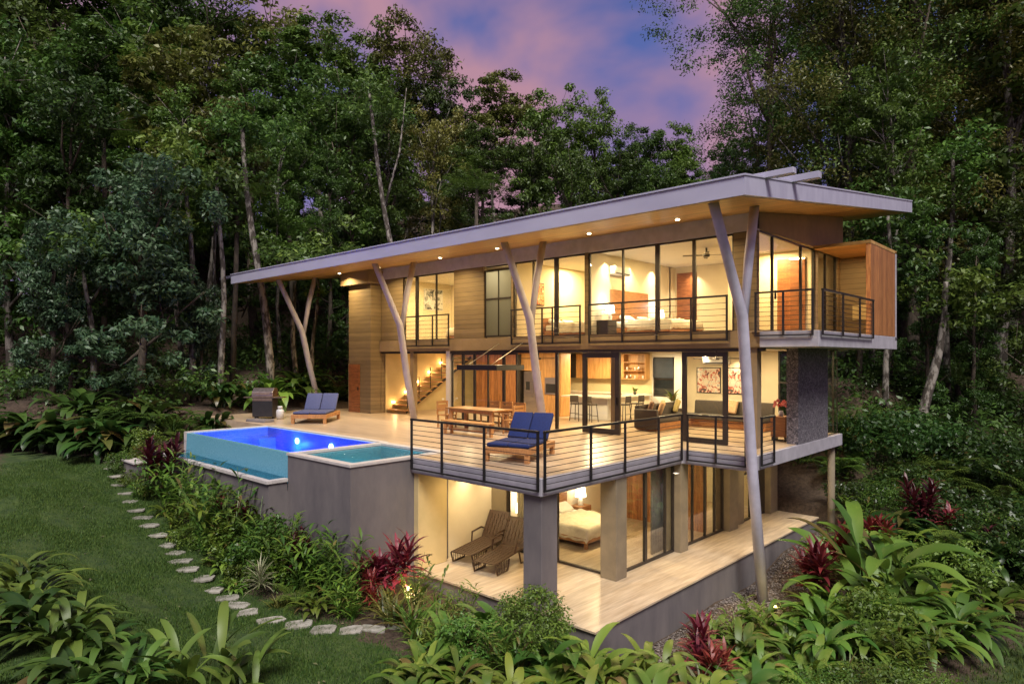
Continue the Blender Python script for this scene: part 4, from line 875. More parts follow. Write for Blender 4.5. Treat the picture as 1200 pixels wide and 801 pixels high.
curtain('cream curtain bunched at the left side of the lower bedroom glass', -12.25, -11.75, 13.35, -2.74, -.45, 'curtain'); curtain('grey curtain bunched beside the lower sliding door', 15.25, 15.85, -9.2, -2.74, -.45, 'curtaingrey', 'X')
vt = thing('vanity_unit', 'wall hung wooden vanity with white top in the lower bathroom', 'vanity', (-10.4, 18.75, -1.95)); box(-.6, .6, -.28, .28, 0, .42).build('cabinet', 'wood', vt); box(-.62, .62, -.3, .3, .421, .47).build('basin_top', 'white', vt)
# --- garden uplight at the foot of the near column
u2 = thing('garden_uplight', 'garden uplight half hidden in the bed before the patio edge', 'lamp', (-11.65, 9.15, h1(-11.65, 9.15))); MB().lathe([(.05, 0), (.07, .12), (.08, .20)], n=12).build('housing', 'black', u2); MB().lathe([(.06, .201), (.06, .215)], n=12).build('lens', 'uplamp', u2)
point('uplight_bulb', (-11.65, 9.15, h1(-11.65, 9.15) + .45), 34, (1, .68, .36), .06)
ul = thing('garden_uplight', 'small garden uplight glowing yellow at the foot of the tall column', 'lamp', (-6.15, 15.75, h1(-6.15, 15.75))); MB().lathe([(.05, 0), (.07, .12), (.08, .20)], n=12).build('housing', 'black', ul); MB().lathe([(.06, .201), (.06, .215)], n=12).build('lens', 'uplamp', ul)
point('uplight_bulb', (-6.15, 15.75, h1(-6.15, 15.75) + .32), 8, (1, .8, .25), .05)

# ================================================================== LAWN, PATH
rg = np.random.default_rng(3)
def scatter_blades(n, xr, yr, keep, hmin, hmax, wid):
    x = rg.uniform(*xr, n); y = rg.uniform(*yr, n); k = keep(x, y); x = x[k]; y = y[k]; z = hgt(x, y) - .01
    n = len(x); a = rg.uniform(0, 2 * PI, n); h_ = rg.uniform(hmin, hmax, n); ln = rg.uniform(0, .7, n) * h_; b = rg.uniform(0, 2 * PI, n)
    dx = np.cos(a) * wid; dy = np.sin(a) * wid
    v = np.stack([np.stack([x - dx, y - dy, z], -1), np.stack([x + dx, y + dy, z], -1), np.stack([x + np.cos(b) * ln, y + np.sin(b) * ln, z + h_], -1)], 1).reshape(-1, 3)
    f = np.arange(3 * n).reshape(-1, 3); return v, f, rg.random(n)
v, f, r_ = scatter_blades(330000, (-27, -6.2), (.5, 7.8), lambda x, y: rg.random(len(x)) < lawn_mask(x, y) * (.45 + .55 * (np.sin(x * 2.3 + 2 * np.sin(y * 1.9)) * np.sin(y * 3.1) > -.35)), .03, .085, .011)
lawn_o = bpy.data.objects.new('lawn_grass', numpy_mesh('lawn_grass', v, f, 'grass', r_)); COL.objects.link(lawn_o); tag(lawn_o, 'short mown grass of the curved lawn', 'grass', kind='stuff')
v, f, r_ = scatter_blades(150000, (-4.5, 4), (9, 30), lambda x, y: rg.random(len(x)) < lawn_mask(x, y) * .8, .04, .12, .012)
o = bpy.data.objects.new('slope_grass', numpy_mesh('slope_grass', v, f, 'grass', r_)); COL.objects.link(o); tag(o, 'patchy grass on the slope right of the house', 'grass', kind='stuff')
M['paver'] = pm('stepping_stone', (.40, .38, .32), (.17, .165, .12), 6, .85, .4, rand=.18)
STN = [(-26.25, 7.31), (-24.87, 6.98), (-24.14, 6.9), (-23.56, 6.88), (-22.86, 6.82), (-21.94, 6.68), (-20.99, 6.55), (-20.35, 6.53), (-19.45, 6.38), (-18.83, 6.39), (-18.3, 6.43), (-17.6, 6.39), (-16.83, 6.22), (-16.2, 6.17), (-15.7, 6.29), (-15.2, 6.33), (-14.7, 6.42), (-14.18, 6.4), (-13.6, 6.38), (-12.86, 6.53), (-12.34, 6.84), (-11.75, 7.09), (-11.33, 7.43), (-11.1, 7.8), (-10.91, 8.31)]
for i, (x, y) in enumerate(STN):
    rr = random.Random(i + 3); w_, d_ = rr.uniform(.44, .58), rr.uniform(.30, .40)
    n_ = 11; pts = [(math.copysign(abs(math.cos(a)) ** .55, math.cos(a)) * w_ / 2 * rr.uniform(.84, 1.08), math.copysign(abs(math.sin(a)) ** .55, math.sin(a)) * d_ / 2 * rr.uniform(.82, 1.1), 0) for a in [2 * PI * (k + .5) / n_ for k in range(n_)]]
    s_ = MB().prism(pts, (0, 0, .06)).build('stepping_stone', 'paver', None, bevel=.012); s_.location = (x, y, h1(x, y) - .022); s_.rotation_euler = (rr.uniform(-.04, .04), rr.uniform(-.04, .04), R(52) + rr.uniform(-.35, .35))
    tag(s_, 'pale flat stepping stone set in the lawn, one of the curved garden path', 'stepping stone', 'stepping stones of the garden path')

# ================================================================== GARDEN PLANTS
def lance(t): return math.sin(PI * min(1, t * .96 + .04)) ** .75
def paddle(t): return 0.06 if t < .28 else math.sin(PI * (t - .28) / .74 + .04) ** .55
def strap(t): return (1 - t ** 3) * .9 + .02
def mesh_o(name, vfr, mat): me = numpy_mesh(name, vfr[0], vfr[1], mat, vfr[2], smooth=True); return me
def p_broad(seed, n=34, L_=.9, w=.17, el=(28, 82), stalk=.35):    # arching broad leaves on short stalks
    rg = random.Random(seed); B = []
    for i in range(n):
        az = rg.uniform(0, 2 * PI); e_ = R(rg.uniform(*el)); l = L_ * rg.uniform(.6, 1.1); s = stalk * rg.uniform(.4, 1.2)
        b = (rg.uniform(-.22, .22), rg.uniform(-.22, .22), 0); tip = (b[0] + math.cos(az) * math.cos(e_) * s, b[1] + math.sin(az) * math.cos(e_) * s, s * math.sin(e_) + .05)
        v, f = blade(b, az, e_, s, .02, .1, 2, prof=lambda t: 1); B.append((v, f, .3))
        v, f = blade(tip, az, e_ * .85, l, w * rg.uniform(.8, 1.2), rg.uniform(1.0, 2.0), 7, prof=lance, twist=rg.uniform(-.35, .35)); B.append((v, f, rg.random()))
    return collect(B)
def p_ginger(seed, canes=16, H_=1.5, ll=.34, w=.055):
    rg = random.Random(seed); B = []
    for i in range(canes):
        az = rg.uniform(0, 2 * PI); lean = rg.uniform(.05, .5); h_ = H_ * rg.uniform(.55, 1.05); b = np.array([rg.uniform(-.3, .3), rg.uniform(-.3, .3), 0])
        d = np.array([math.cos(az) * lean, math.sin(az) * lean, 1.]); d /= np.linalg.norm(d)
        n_ = int(h_ / .085)
        v, f = blade(b, az, math.asin(d[2]), h_, .022, .25, 4, prof=lambda t: 1 - .6 * t); B.append((v, f, .2))
        for k in range(2, n_):
            t = k / n_; p = b + d * h_ * t + np.array([math.cos(az), math.sin(az), -.3]) * .12 * t * t * h_
            a2 = az + PI / 2 * (1 if k % 2 else -1) + rg.uniform(-.5, .5)
            v, f = blade(p, a2, R(rg.uniform(15, 60)), ll * rg.uniform(.7, 1.1), w, rg.uniform(.5, 1.3), 4, prof=lance); B.append((v, f, rg.random()))
    return collect(B)
def p_cordyline(seed, heads=5, H_=1.0, n=26, L_=.5, w=.075):
    rg = random.Random(seed); B = []
    for i in range(heads):
        az = rg.uniform(0, 2 * PI); h_ = H_ * rg.uniform(.45, 1.0); b = np.array([rg.uniform(-.18, .18), rg.uniform(-.18, .18), 0]); top = b + np.array([math.cos(az) * .2 * h_, math.sin(az) * .2 * h_, h_])
        for k in range(n):
            a2 = k * 2.399; t = k / n; v, f = blade(top - (top - b) * .45 * t, a2, R(78 - 70 * t + rg.uniform(-8, 8)), L_ * rg.uniform(.75, 1.1), w * rg.uniform(.8, 1.1), rg.uniform(.4, 1.1), 5, prof=lance); B.append((v, f, rg.random()))
    return collect(B)
def p_paddle(seed, n=14, L_=1.25, w=.36, stalk=.9):
    rg = random.Random(seed); B = []
    for i in range(n):
        az = rg.uniform(0, 2 * PI); e_ = R(rg.uniform(48, 86)); s = stalk * rg.uniform(.5, 1.2); b = np.array([rg.uniform(-.3, .3), rg.uniform(-.3, .3), 0])
        v, f = blade(b, az, e_, s, .04, .25, 3, prof=lambda t: 1 - .3 * t); B.append((v, f, .2)); p = np.array(v[-2])
        v, f = blade(p, az, e_ - .3, L_ * rg.uniform(.65, 1.1), w * rg.uniform(.8, 1.15), rg.uniform(.5, 1.25), 8, fold=.35, prof=lambda t: math.sin(PI * min(1, t * .95 + .05)) ** .5, twist=rg.uniform(-.6, .6)); B.append((v, f, rg.random()))
    return collect(B)
def p_fern(seed, n=16, L_=1.2, el=(35, 80), pin=.22):          # feather fronds
    rg = random.Random(seed); B = []
    for i in range(n):
        az = i * 2.399 + rg.uniform(-.3, .3); e_ = R(rg.uniform(*el)); cur = rg.uniform(.9, 1.7); l = L_ * rg.uniform(.7, 1.1)
        v, f = blade((0, 0, 0), az, e_, l, .02, cur, 8, prof=lambda t: 1 - .7 * t); B.append((v, f, .2)); sp_ = [np.array(v[k * 3 + 1]) for k in range(9)]
        for k in range(22):
            t = .12 + .86 * k / 22; q = t * 8; i0 = min(7, int(q)); p = sp_[i0] * (1 - (q - i0)) + sp_[i0 + 1] * (q - i0)
            for s in (-1, 1):
                v, f = blade(p, az + s * R(62), R(8), pin * math.sin(PI * (t * .9 + .08)) ** .6 * l, .035, rg.uniform(.3, .9), 2, prof=lance); B.append((v, f, rg.random()))
    return collect(B)
def leafcloud(seed, centers, radii, n_per, leaf, aspect=.42, up=.35, flat=.75):
    """leaf quads gathered in clumps around centres"""
    rg = np.random.default_rng(seed); C_ = np.repeat(np.array(centers), n_per, 0); Rr = np.repeat(np.array(radii), n_per)
    n = len(C_); d = rg.normal(size=(n, 3)); d /= np.linalg.norm(d, axis=1)[:, None]; rad = Rr * rg.random(n) ** .45
    P_ = C_ + d * rad[:, None] * np.array([1, 1, flat])
    nrm = d * .6 + rg.normal(size=(n, 3)) * .55 + np.array([0, 0, up * 2]); nrm /= np.linalg.norm(nrm, axis=1)[:, None]
    t = np.cross(nrm, rg.normal(size=(n, 3))); t /= np.linalg.norm(t, axis=1)[:, None]; s = np.cross(nrm, t)
    l = leaf * rg.uniform(.6, 1.25, n)[:, None]; w = l * aspect
    V = np.stack([P_ - t * l * .5, P_ + s * w * .5 + nrm * w * .12 - t * l * .05, P_ + t * l * .5 - nrm * l * .12, P_ - s * w * .5 + nrm * w * .12 - t * l * .05], 1).reshape(-1, 3)
    return V, np.arange(4 * n).reshape(-1, 4), np.clip(rg.random(n) * .75 + np.repeat(rg.random(len(centers)), n_per) * .35 - .05, 0, 1)
def p_shrub(seed, R_=.7, H_=1.2, n=60, per=45, leaf=.09):
    rg = np.random.default_rng(seed); c = []
    while len(c) < n:
        p = rg.uniform(-1, 1, 3)
        if .35 < np.linalg.norm(p) < 1: c.append((p[0] * R_, p[1] * R_, H_ * .52 + p[2] * H_ * .48))
    return leafcloud(seed, c, rg.uniform(.12, .24, n) * max(R_, .5) / .6, per, leaf)
PROTO = {}
def plant_proto(key, mat, gen, stem=None):
    PROTO[key] = (mesh_o(key, gen, mat), stem)
for i in range(3):
    plant_proto(f'broad{i}', 'leafBright', p_broad(10 + i)); plant_proto(f'broadg{i}', 'leafGarden', p_broad(30 + i, 40, 1.0, .2)); plant_proto(f'broadd{i}', 'leafDeep', p_broad(20 + i, 46, .85, .19))
    plant_proto(f'ginger{i}', 'leafGarden', p_ginger(40 + i)); plant_proto(f'gingerb{i}', 'leafBright', p_ginger(45 + i, 12, 1.3, .36, .06))
    plant_proto(f'cord{i}', 'leafRed', p_cordyline(50 + i)); plant_proto(f'shrub{i}', 'leafGarden', p_shrub(60 + i)); plant_proto(f'shrubb{i}', 'leafBright', p_shrub(63 + i, .7, .9)); plant_proto(f'shrubd{i}', 'leafDeep', p_shrub(66 + i, .9, .9, 70, 45, .11))
    plant_proto(f'fern{i}', 'leafMid', p_fern(70 + i))
plant_proto('cordp0', 'leafPurple', p_cordyline(55, 6, 1.3, 26, .45, .085)); plant_proto('cordp1', 'leafPurple', p_cordyline(56, 4, 1.0, 24, .42, .08))
plant_proto('paddle0', 'leafGarden', p_paddle(80, 24, 1.25, .24, 1.0)); plant_proto('paddle1', 'leafGarden', p_paddle(81, 14, 1.1, .24, .6)); plant_proto('dimb0', 'leafMid', p_broad(35, 52, 1.15, .15, (35, 85), .45)); plant_proto('dimb1', 'leafMid', p_broad(36, 52, 1.05, .16, (30, 80), .4)); plant_proto('paddle3', 'leafMid', p_paddle(84, 13, 1.25, .20, .55))
plant_proto('paddle2', 'leafMid', p_paddle(82, 12, 1.4, .24, .8))
plant_proto('drac0', 'leafPale', p_cordyline(90, 1, 1.25, 60, .55, .028)); plant_proto('strap0', 'leafGarden', fan(60, .9, .05, (40, 88), (.5, 1.4), 91, .12, prof=strap)); plant_proto('strap1', 'leafPale', fan(46, .75, .045, (45, 88), (.3, 1.0), 92, .08, prof=strap)); plant_proto('strapo', 'leafOlive', fan(60, .8, .05, (45, 88), (.5, 1.2), 93, .14, prof=strap))
plant_proto('bigshrub0', 'leafGarden', p_shrub(95, .95, 2.0, 120, 60, .10)); plant_proto('hedge0', 'leafGarden', p_shrub(96, 1.1, .9, 90, 60, .07)); plant_proto('palmy0', 'leafMid', p_fern(97, 16, 2.6, (45, 85), .2))
PRNG = random.Random(11)
def plant(key, x, y, sc, name, label, cat='plant', group=None, rz=None, zoff=-.03, sz=None):
    me, st_m = PROTO[key]; o = bpy.data.objects.new(name, me); COL.objects.link(o); s = sc * 1.0
    o.location = (x, y, h1(x, y) + zoff); o.rotation_euler = (0, 0, PRNG.uniform(0, 6.28) if rz is None else rz); o.scale = (s, s, s * (sz or 1)); return tag(o, label, cat, group)
ORD = ['first', 'second', 'third', 'fourth', 'fifth', 'sixth', 'seventh', 'eighth', 'ninth', 'tenth', 'eleventh', 'twelfth', 'thirteenth', 'fourteenth', 'fifteenth', 'sixteenth', 'seventeenth', 'eighteenth', 'nineteenth', 'twentieth'] + ['twenty ' + q for q in ('first', 'second', 'third', 'fourth', 'fifth', 'sixth', 'seventh', 'eighth', 'ninth')] + ['thirtieth'] + ['thirty ' + q for q in ('first', 'second', 'third', 'fourth', 'fifth', 'sixth', 'seventh', 'eighth', 'ninth')]
def row(keys, spots, name, text, cat, group, sc=1., sz=None):
    """spots are ordered left to right in the photograph; each label says which one of the run it is"""
    for i, p in enumerate(spots):
        x, y = p[0], p[1]; s = p[2] if len(p) > 2 else 1
        plant(keys[i % len(keys)], x, y, sc * s, name, f'{text}, {ORD[i]} from the left', cat, group, sz=sz)
# bed between path and pool
row(['ginger0', 'gingerb1', 'ginger2', 'gingerb0'], [(-22.6, 7.45, .9), (-21.6, 7.5, 1.1), (-20.6, 7.5, 1.25), (-19.7, 7.45, 1.4), (-18.8, 7.5, 1.5), (-18.0, 7.45, 1.5), (-17.2, 7.5, 1.5), (-16.4, 7.4, 1.45), (-15.9, 7.55, 1.4)], 'ginger_plant', 'leafy green ginger clump below the teal pool wall', 'ginger plant', 'gingers along the pool wall')
row(['gingerb2', 'broad1', 'gingerb0', 'shrubb1', 'ginger1', 'broad2', 'shrubb0'], [(-21.8, 7.1, .6), (-20.2, 7.05, .5), (-19.0, 6.95, .7), (-17.9, 6.95, .8), (-16.9, 6.9, .75), (-15.9, 6.95, .6), (-15.2, 6.95, .6)], 'garden_plant', 'shorter leafy clump in the front of the bed below the pool', 'plant', 'front clumps of the pool bed')
row(['cordp0', 'cordp1', 'cordp0'], [(-21.1, 7.35, 1.15), (-17.0, 7.65, 1.05), (-14.2, 7.9, .8)], 'red_cordyline', 'dark red cordyline in front of the pool walls', 'cordyline', 'dark cordylines by the pool', 1.15)
row(['shrubb0', 'shrub1', 'shrubb2', 'shrub0', 'shrubb1'], [(-23.9, 7.9, .9), (-22.2, 7.05, .5), (-16.3, 7.35, 1.1), (-15.3, 7.6, 1.25), (-14.6, 7.75, 1.1)], 'green_shrub', 'rounded small leaved shrub along the pool bed', 'shrub', 'shrubs of the pool bed', 1.05)
row(['gingerb0', 'ginger1', 'gingerb2', 'ginger0'], [(-15.4, 7.4, 1.2), (-14.9, 7.75, 1.25), (-14.3, 7.8, 1.2), (-13.7, 7.9, 1.25), (-13.1, 8.05, 1.2), (-12.6, 8.2, 1.1), (-12.3, 7.9, .95)], 'ginger_plant', 'lush ginger clump against the tall grey plunge pool wall', 'ginger plant', 'gingers along the plunge pool wall')
plant('drac0', -14.15, 7.05, .95, 'spindly_dracaena', 'spindly variegated dracaena standing alone in the mulch by the path', 'dracaena')
row(['cord0', 'cord1', 'cord2'], [(-12.45, 8.75, 1.05), (-12.15, 9.15, 1.25), (-12.0, 8.4, .7)], 'red_cordyline', 'bright red cordyline beside the corner of the plunge pool wall', 'cordyline', 'red cordylines by the plunge pool')
row(['broad0', 'strapo', 'broad1', 'strapo', 'broad2', 'strap0'], [(-18.6, 6.75, .35), (-16.2, 6.65, .4), (-15.0, 6.75, .38), (-13.4, 6.95, .5), (-12.6, 7.4, .55), (-11.9, 7.8, .6)], 'border_plant', 'low border plant in the mulch next to the stepping stones', 'plant', 'low plants beside the path')
# lit corner in front of the patio
row(['strapo', 'strap0', 'strapo', 'strap1'], [(-11.1, 8.3, 1.0), (-10.5, 8.3, 1.05), (-10.1, 8.75, .9), (-9.7, 9.2, .85)], 'strap_leaf_plant', 'spiky strap leaved plant below the lit patio edge', 'plant', 'strap leaved plants by the patio', 1.05)
row(['broadg0', 'shrub2', 'gingerb1'], [(-9.3, 8.3, .8), (-8.7, 8.2, .8), (-8.2, 8.3, .8)], 'garden_plant', 'dense low clump below the big bush at the patio corner', 'plant', 'low clumps below the patio')
plant('bigshrub0', -8.2, 9.35, .72, 'corner_bush', 'tall dense small leaved bush in front of the dark patio pillar', 'bush')
plant('paddle1', -9.15, 9.35, .75, 'bird_of_paradise', 'pale green upright leaf clump behind the bush at the patio edge', 'plant')
row(['broad0', 'broad1', 'broad2'], [(-8.7, 7.0, .85), (-8.0, 7.35, .85), (-7.2, 7.5, .95), (-6.75, 8.35, 1.0), (-6.35, 9.2, 1.05), (-6.1, 10.2, 1.0)], 'broadleaf_plant', 'bright arching broadleaf clump in the lower foreground before the patio', 'plant', 'broadleaf clumps in front of the patio', .95)
row(['strap0', 'broadg1', 'gingerb0', 'strapo', 'broad1'], [(-6.35, 12.3, .7), (-6.6, 13.4, .6), (-6.2, 14.3, .75), (-6.3, 18.3, .7), (-6.4, 20.2, .8)], 'gravel_plant', 'small leafy clump growing in the gravel at the retaining wall', 'plant', 'small clumps in the gravel strip')
row(['cord2', 'cord0'], [(-5.9, 11.6, 1.0), (-5.35, 11.1, .9)], 'red_cordyline', 'crimson cordyline at the bottom of the grey retaining wall', 'cordyline', 'crimson cordylines at the retaining wall')
plant('strap1', -5.3, 10.5, 1.15, 'blue_strap_plant', 'greyish strap leaved plant in front of the crimson cordylines', 'plant')
row(['strap0', 'broadg0', 'broad1', 'broad0', 'broad2', 'broadg1'], [(-6.2, 13.6, .85), (-5.6, 12.9, .85), (-5.0, 12.2, .95), (-5.2, 13.9, .95), (-4.5, 13.1, 1.0), (-4.6, 14.3, 1.0), (-4.0, 13.9, .85)], 'broadleaf_plant', 'glossy arching clump around the foot of the tall column', 'plant', 'arching clumps at the tall column')
row(['cord1', 'cord2', 'cord0'], [(-5.55, 17.3, 1.35), (-5.7, 19.4, 1.2), (-5.4, 21.2, 1.15)], 'red_cordyline', 'big wine red cordyline on the slope right of the tall column', 'cordyline', 'red cordylines right of the column')
plant('paddle0', -4.5, 17.9, 1.35, 'bird_of_paradise', 'biggest bird of paradise clump with long paddle leaves right of the house', 'bird of paradise')
plant('paddle2', -4.1, 18.9, 1.15, 'bird_of_paradise', 'second bird of paradise clump behind the biggest one on the right', 'bird of paradise')
row(['broad2', 'broadg2', 'broad0', 'broad1'], [(-5.0, 16.1, 1.05), (-4.2, 16.6, 1.25), (-3.6, 17.4, 1.25), (-3.3, 18.6, 1.2)], 'broadleaf_plant', 'drooping broadleaf clump at the foot of the bird of paradise', 'plant', 'drooping clumps under the bird of paradise', 1.05)
row(['hedge0', 'shrub1', 'hedge0'], [(-4.0, 12.2, .85), (-3.3, 12.6, .95), (-2.7, 13.6, .8)], 'low_fern_bush', 'low feathery bush at the bottom right of the slope', 'bush', 'low bushes at the bottom right')
row(['hedge0', 'shrubd0', 'hedge0', 'shrubd1', 'hedge0'], [(-5.6, 24.4, 1.0), (-4.2, 24.2, 1.3), (-2.9, 24.2, 1.4), (-1.6, 24.4, 1.4), (-.6, 25.2, 1.2), (.2, 26.5, 1.2)], 'dark_shrub', 'dark low shrub at the forest edge right of the house', 'shrub', 'dark shrubs at the right forest edge')
row(['fern0', 'palmy0', 'fern1', 'fern2'], [(-6.3, 25.6, .9), (-5.0, 26.6, .7), (-3.8, 26.4, 1.0), (-6.9, 27.6, 1.1)], 'tree_fern', 'feathery fern under the trees behind the support post', 'fern', 'ferns behind the right end of the house', 1.1)
row(['cordp0', 'cord1', 'cordp1'], [(-4.7, 23.3, 1.2), (-3.7, 24.0, 1.1), (-3.0, 23.4, .9)], 'red_cordyline', 'dark red cordyline among ferns near the forest edge', 'cordyline', 'cordylines at the right forest edge')
row(['gingerb1', 'strapo', 'ginger2', 'strap0', 'gingerb2', 'strap0'], [(-12.0, 7.75, .6), (-11.6, 8.5, .85), (-11.3, 9.2, .8), (-10.9, 9.4, .75), (-10.5, 9.6, .7), (-10.0, 8.1, .7)], 'garden_plant', 'leafy clump filling the corner between plunge pool and patio', 'plant', 'clumps between plunge pool and patio', 1.1)
row(['gingerb0', 'broadg0', 'strap0', 'broadg2', 'broad2'], [(-9.5, 7.9, .6), (-8.9, 7.5, .6), (-7.9, 8.6, .95), (-7.3, 9.0, .95), (-6.9, 9.5, 1.0)], 'garden_plant', 'mid green clump between the corner bush and the foreground leaves', 'plant', 'clumps round the corner bush', 1.1)
row(['broadg1', 'broad0', 'broadg0', 'broad2', 'broadg2', 'broad1', 'broadg1'], [(-7.9, 6.3, .8), (-7.2, 6.9, .9), (-6.5, 7.4, .95), (-6.0, 8.2, 1.0), (-5.6, 9.1, .95), (-5.1, 9.9, 1.0), (-4.6, 11.0, 1.0)], 'broadleaf_plant', 'arching foreground clump cut by the bottom of the photo', 'plant', 'foreground clumps at the bottom', 1.0)
row(['shrub0', 'broadg2', 'shrub2', 'fern1', 'shrub1', 'fern0'], [(-17.2, 7.75, .8), (-18.3, 7.9, .7), (-19.4, 7.7, .8), (-13.3, 7.35, .6), (-14.9, 8.05, .9), (-21.9, 7.8, .7)], 'filler_plant', 'small leafy filler plant in the mulch under the pool walls', 'plant', 'filler plants under the pool walls')
row(['shrubd0', 'fern2', 'shrubd2', 'broadd0', 'shrubd1', 'fern1', 'shrubd0', 'broadd1', 'shrubd2', 'fern0', 'shrubd1', 'broadd2'], [(-6.6, 23.8, .9), (-6.0, 22.9, .9), (-5.3, 25.6, 1.3), (-5.0, 22.6, 1.2), (-4.2, 25.4, 1.4), (-3.9, 22.6, 1.2), (-3.0, 25.6, 1.5), (-2.8, 22.4, 1.2), (-1.8, 23.4, 1.4), (-2.2, 21.4, 1.1), (-1.0, 22.2, 1.3), (-.2, 23.8, 1.5)], 'slope_plant', 'dark leafy plant on the overgrown bank beyond the bird of paradise', 'plant', 'plants of the right hand bank', 1.15)
row(['broadg0', 'shrub0', 'broadg1', 'shrubb1', 'broadg2', 'shrub2'], [(-4.9, 15.2, .9), (-3.9, 15.4, 1.0), (-3.3, 16.0, .9), (-4.9, 20.0, 1.3), (-4.0, 20.6, 1.3), (-3.2, 20.2, 1.2)], 'slope_plant', 'mid green plant round the bird of paradise on the right slope', 'plant', 'plants round the bird of paradise', 1.15)
row(['broad1', 'strapo', 'gingerb1', 'broadg1', 'fern1', 'gingerb0', 'broad2', 'fern2'], [(-5.9, 14.6, .8), (-5.6, 15.6, .85), (-5.6, 18.3, .8), (-5.8, 20.4, 1.0), (-5.9, 21.8, 1.0), (-6.0, 22.8, 1.0), (-4.8, 21.6, 1.2), (-4.6, 22.6, 1.2)], 'bank_plant', 'leafy plant along the gravel strip beside the retaining wall', 'plant', 'plants along the gravel strip')
row(['broadg0', 'gingerb0', 'broad2', 'broadg1', 'fern2', 'broad0'], [(-3.9, 14.9, 1.0), (-3.2, 14.6, 1.0), (-3.0, 15.8, 1.0), (-2.6, 17.0, 1.1), (-2.9, 18.6, 1.1), (-2.4, 19.8, 1.1)], 'bank_plant', 'leafy plant in the mulch above the grassy slope', 'plant', 'plants at the top of the grassy slope')
row(['fern0', 'shrubd1', 'palmy0', 'shrubd0', 'fern2', 'shrubd2', 'palmy0', 'fern1', 'shrubd0', 'fern0', 'shrubd1', 'palmy0'], [(-7.6, 25.6, 1.2), (-6.8, 26.6, 1.4), (-7.4, 28.0, .8), (-6.0, 28.4, 1.6), (-4.6, 27.8, 1.5), (-3.6, 28.6, 1.6), (-2.9, 27.2, .8), (-2.0, 28.2, 1.7), (-1.2, 26.6, 1.6), (-.2, 27.8, 1.6), (.8, 26.0, 1.6), (1.8, 27.6, .8)], 'understory_plant', 'dark understory plant on the rising bank behind the house end', 'plant', 'understory plants of the rising bank', 1.2)
# foreground clumps at the lower left, dim light put into darker leaf colours
row(['dimb0', 'dimb1', 'broadd1'], [(-16.4, 3.0, 1.0), (-15.0, 2.8, 1.1), (-13.9, 2.6, 1.2), (-13.2, 3.0, 1.15), (-12.5, 3.3, 1.1), (-12.0, 2.8, 1.2), (-11.4, 3.4, 1.0)], 'broadleaf_plant', 'large dim broadleaf clump in the lower left foreground', 'plant', 'broadleaf clumps at the lower left', .82)
row(['paddle3', 'paddle2', 'paddle3'], [(-11.2, 4.1, .85), (-10.75, 4.45, .85), (-10.35, 4.75, .8)], 'heliconia', 'heliconia with long paddle leaves in the left foreground', 'heliconia', 'heliconias in the left foreground', .85)
row(['broadd0', 'broadd1', 'broadd2'], [(-31.4, 4.6, 1.3), (-30.4, 5.4, 1.4), (-29.5, 6.0, 1.3), (-28.7, 6.5, 1.4), (-27.9, 7.0, 1.35), (-27.1, 7.5, 1.3), (-26.3, 7.9, 1.15)], 'peace_lily', 'dark broad leaved clump edging the far side of the lawn', 'plant', 'dark clumps along the far lawn edge', 1.35)
row(['broadd1', 'fern1', 'broadd0', 'fern2', 'broadd2', 'fern0'], [(-31.6, 7.8, 1.6), (-30.3, 8.8, 1.5), (-28.9, 9.4, 1.5), (-27.5, 9.9, 1.4), (-26.8, 11.2, 1.1), (-25.6, 9.6, .8)], 'forest_plant', 'leafy jungle plant behind the dark lawn edging', 'plant', 'jungle plants behind the lawn', 1.2)
row(['shrub0', 'shrubb1', 'shrub2', 'shrubb0'], [(-25.6, 8.3, .9), (-24.9, 8.0, .9), (-24.4, 7.1, .6), (-23.3, 7.2, .6)], 'green_shrub', 'shrub with tiny yellow flowers at the far end of the path', 'shrub', 'shrubs at the far end of the path')
row(['palmy0', 'fern2', 'palmy0', 'fern0', 'palmy0'], [(-31.5, 11.5, .8), (-30.5, 14.5, 1.3), (-31.8, 17.5, .9), (-29.6, 18.5, 1.2), (-30.8, 22, .9)], 'understory_palm', 'feathery palm under the dark trees behind the pool', 'palm', 'palms behind the pool', 1.1)
row(['broadd0', 'broadg1', 'broadd1', 'broadg2'], [(-29.5, 12.6, 1.3), (-29.3, 14.8, 1.5), (-29.6, 16.6, 1.5), (-29.4, 20.2, 1.4)], 'forest_plant', 'big leaved jungle plant on the bank behind the deck', 'plant', 'jungle plants on the bank behind the deck', 1.25)
# fallen leaves and litter on the mulch
n = 5200; x = rg.uniform(-24, -4, n); y = rg.uniform(6.6, 20, n); k = (lawn_mask(x, y) < .6) & ((y < 9.9) | (x > -7.2)); x = x[k]; y = y[k]
V, F, Rn = leafcloud(5, np.stack([x, y, hgt(x, y) + .03], -1), np.full(len(x), .03), 1, .075, .5, up=1.2)
M['litter'] = leafmat('leaf_litter', (.09, .05, .025), (.26, .19, .12), .8, .1)
o = bpy.data.objects.new('leaf_litter', numpy_mesh('leaf_litter', V, F, 'litter', Rn)); COL.objects.link(o); tag(o, 'dry fallen leaves on the mulch of the beds', 'leaf litter', kind='stuff')
n = 9000; y = rg.uniform(11.5, 22.4, n); x = -7.36 + rg.random(n) ** 1.3 * 1.35; M['gravel'] = leafmat('pale_gravel', (.12, .10, .085), (.38, .33, .28), .85, 0)
V, F, Rn = leafcloud(8, np.stack([x, y, hgt(x, y) + .02], -1), np.full(n, .02), 1, .055, .8, up=1.5)
o = bpy.data.objects.new('gravel', numpy_mesh('gravel', V, F, 'gravel', Rn)); COL.objects.link(o); tag(o, 'strip of pale gravel along the foot of the retaining wall', 'gravel', kind='stuff')
n = 420; x = rg.uniform(-22, 1, n); y = rg.uniform(1, 20, n); k = (lawn_mask(x, y) > .5); x = x[k]; y = y[k]
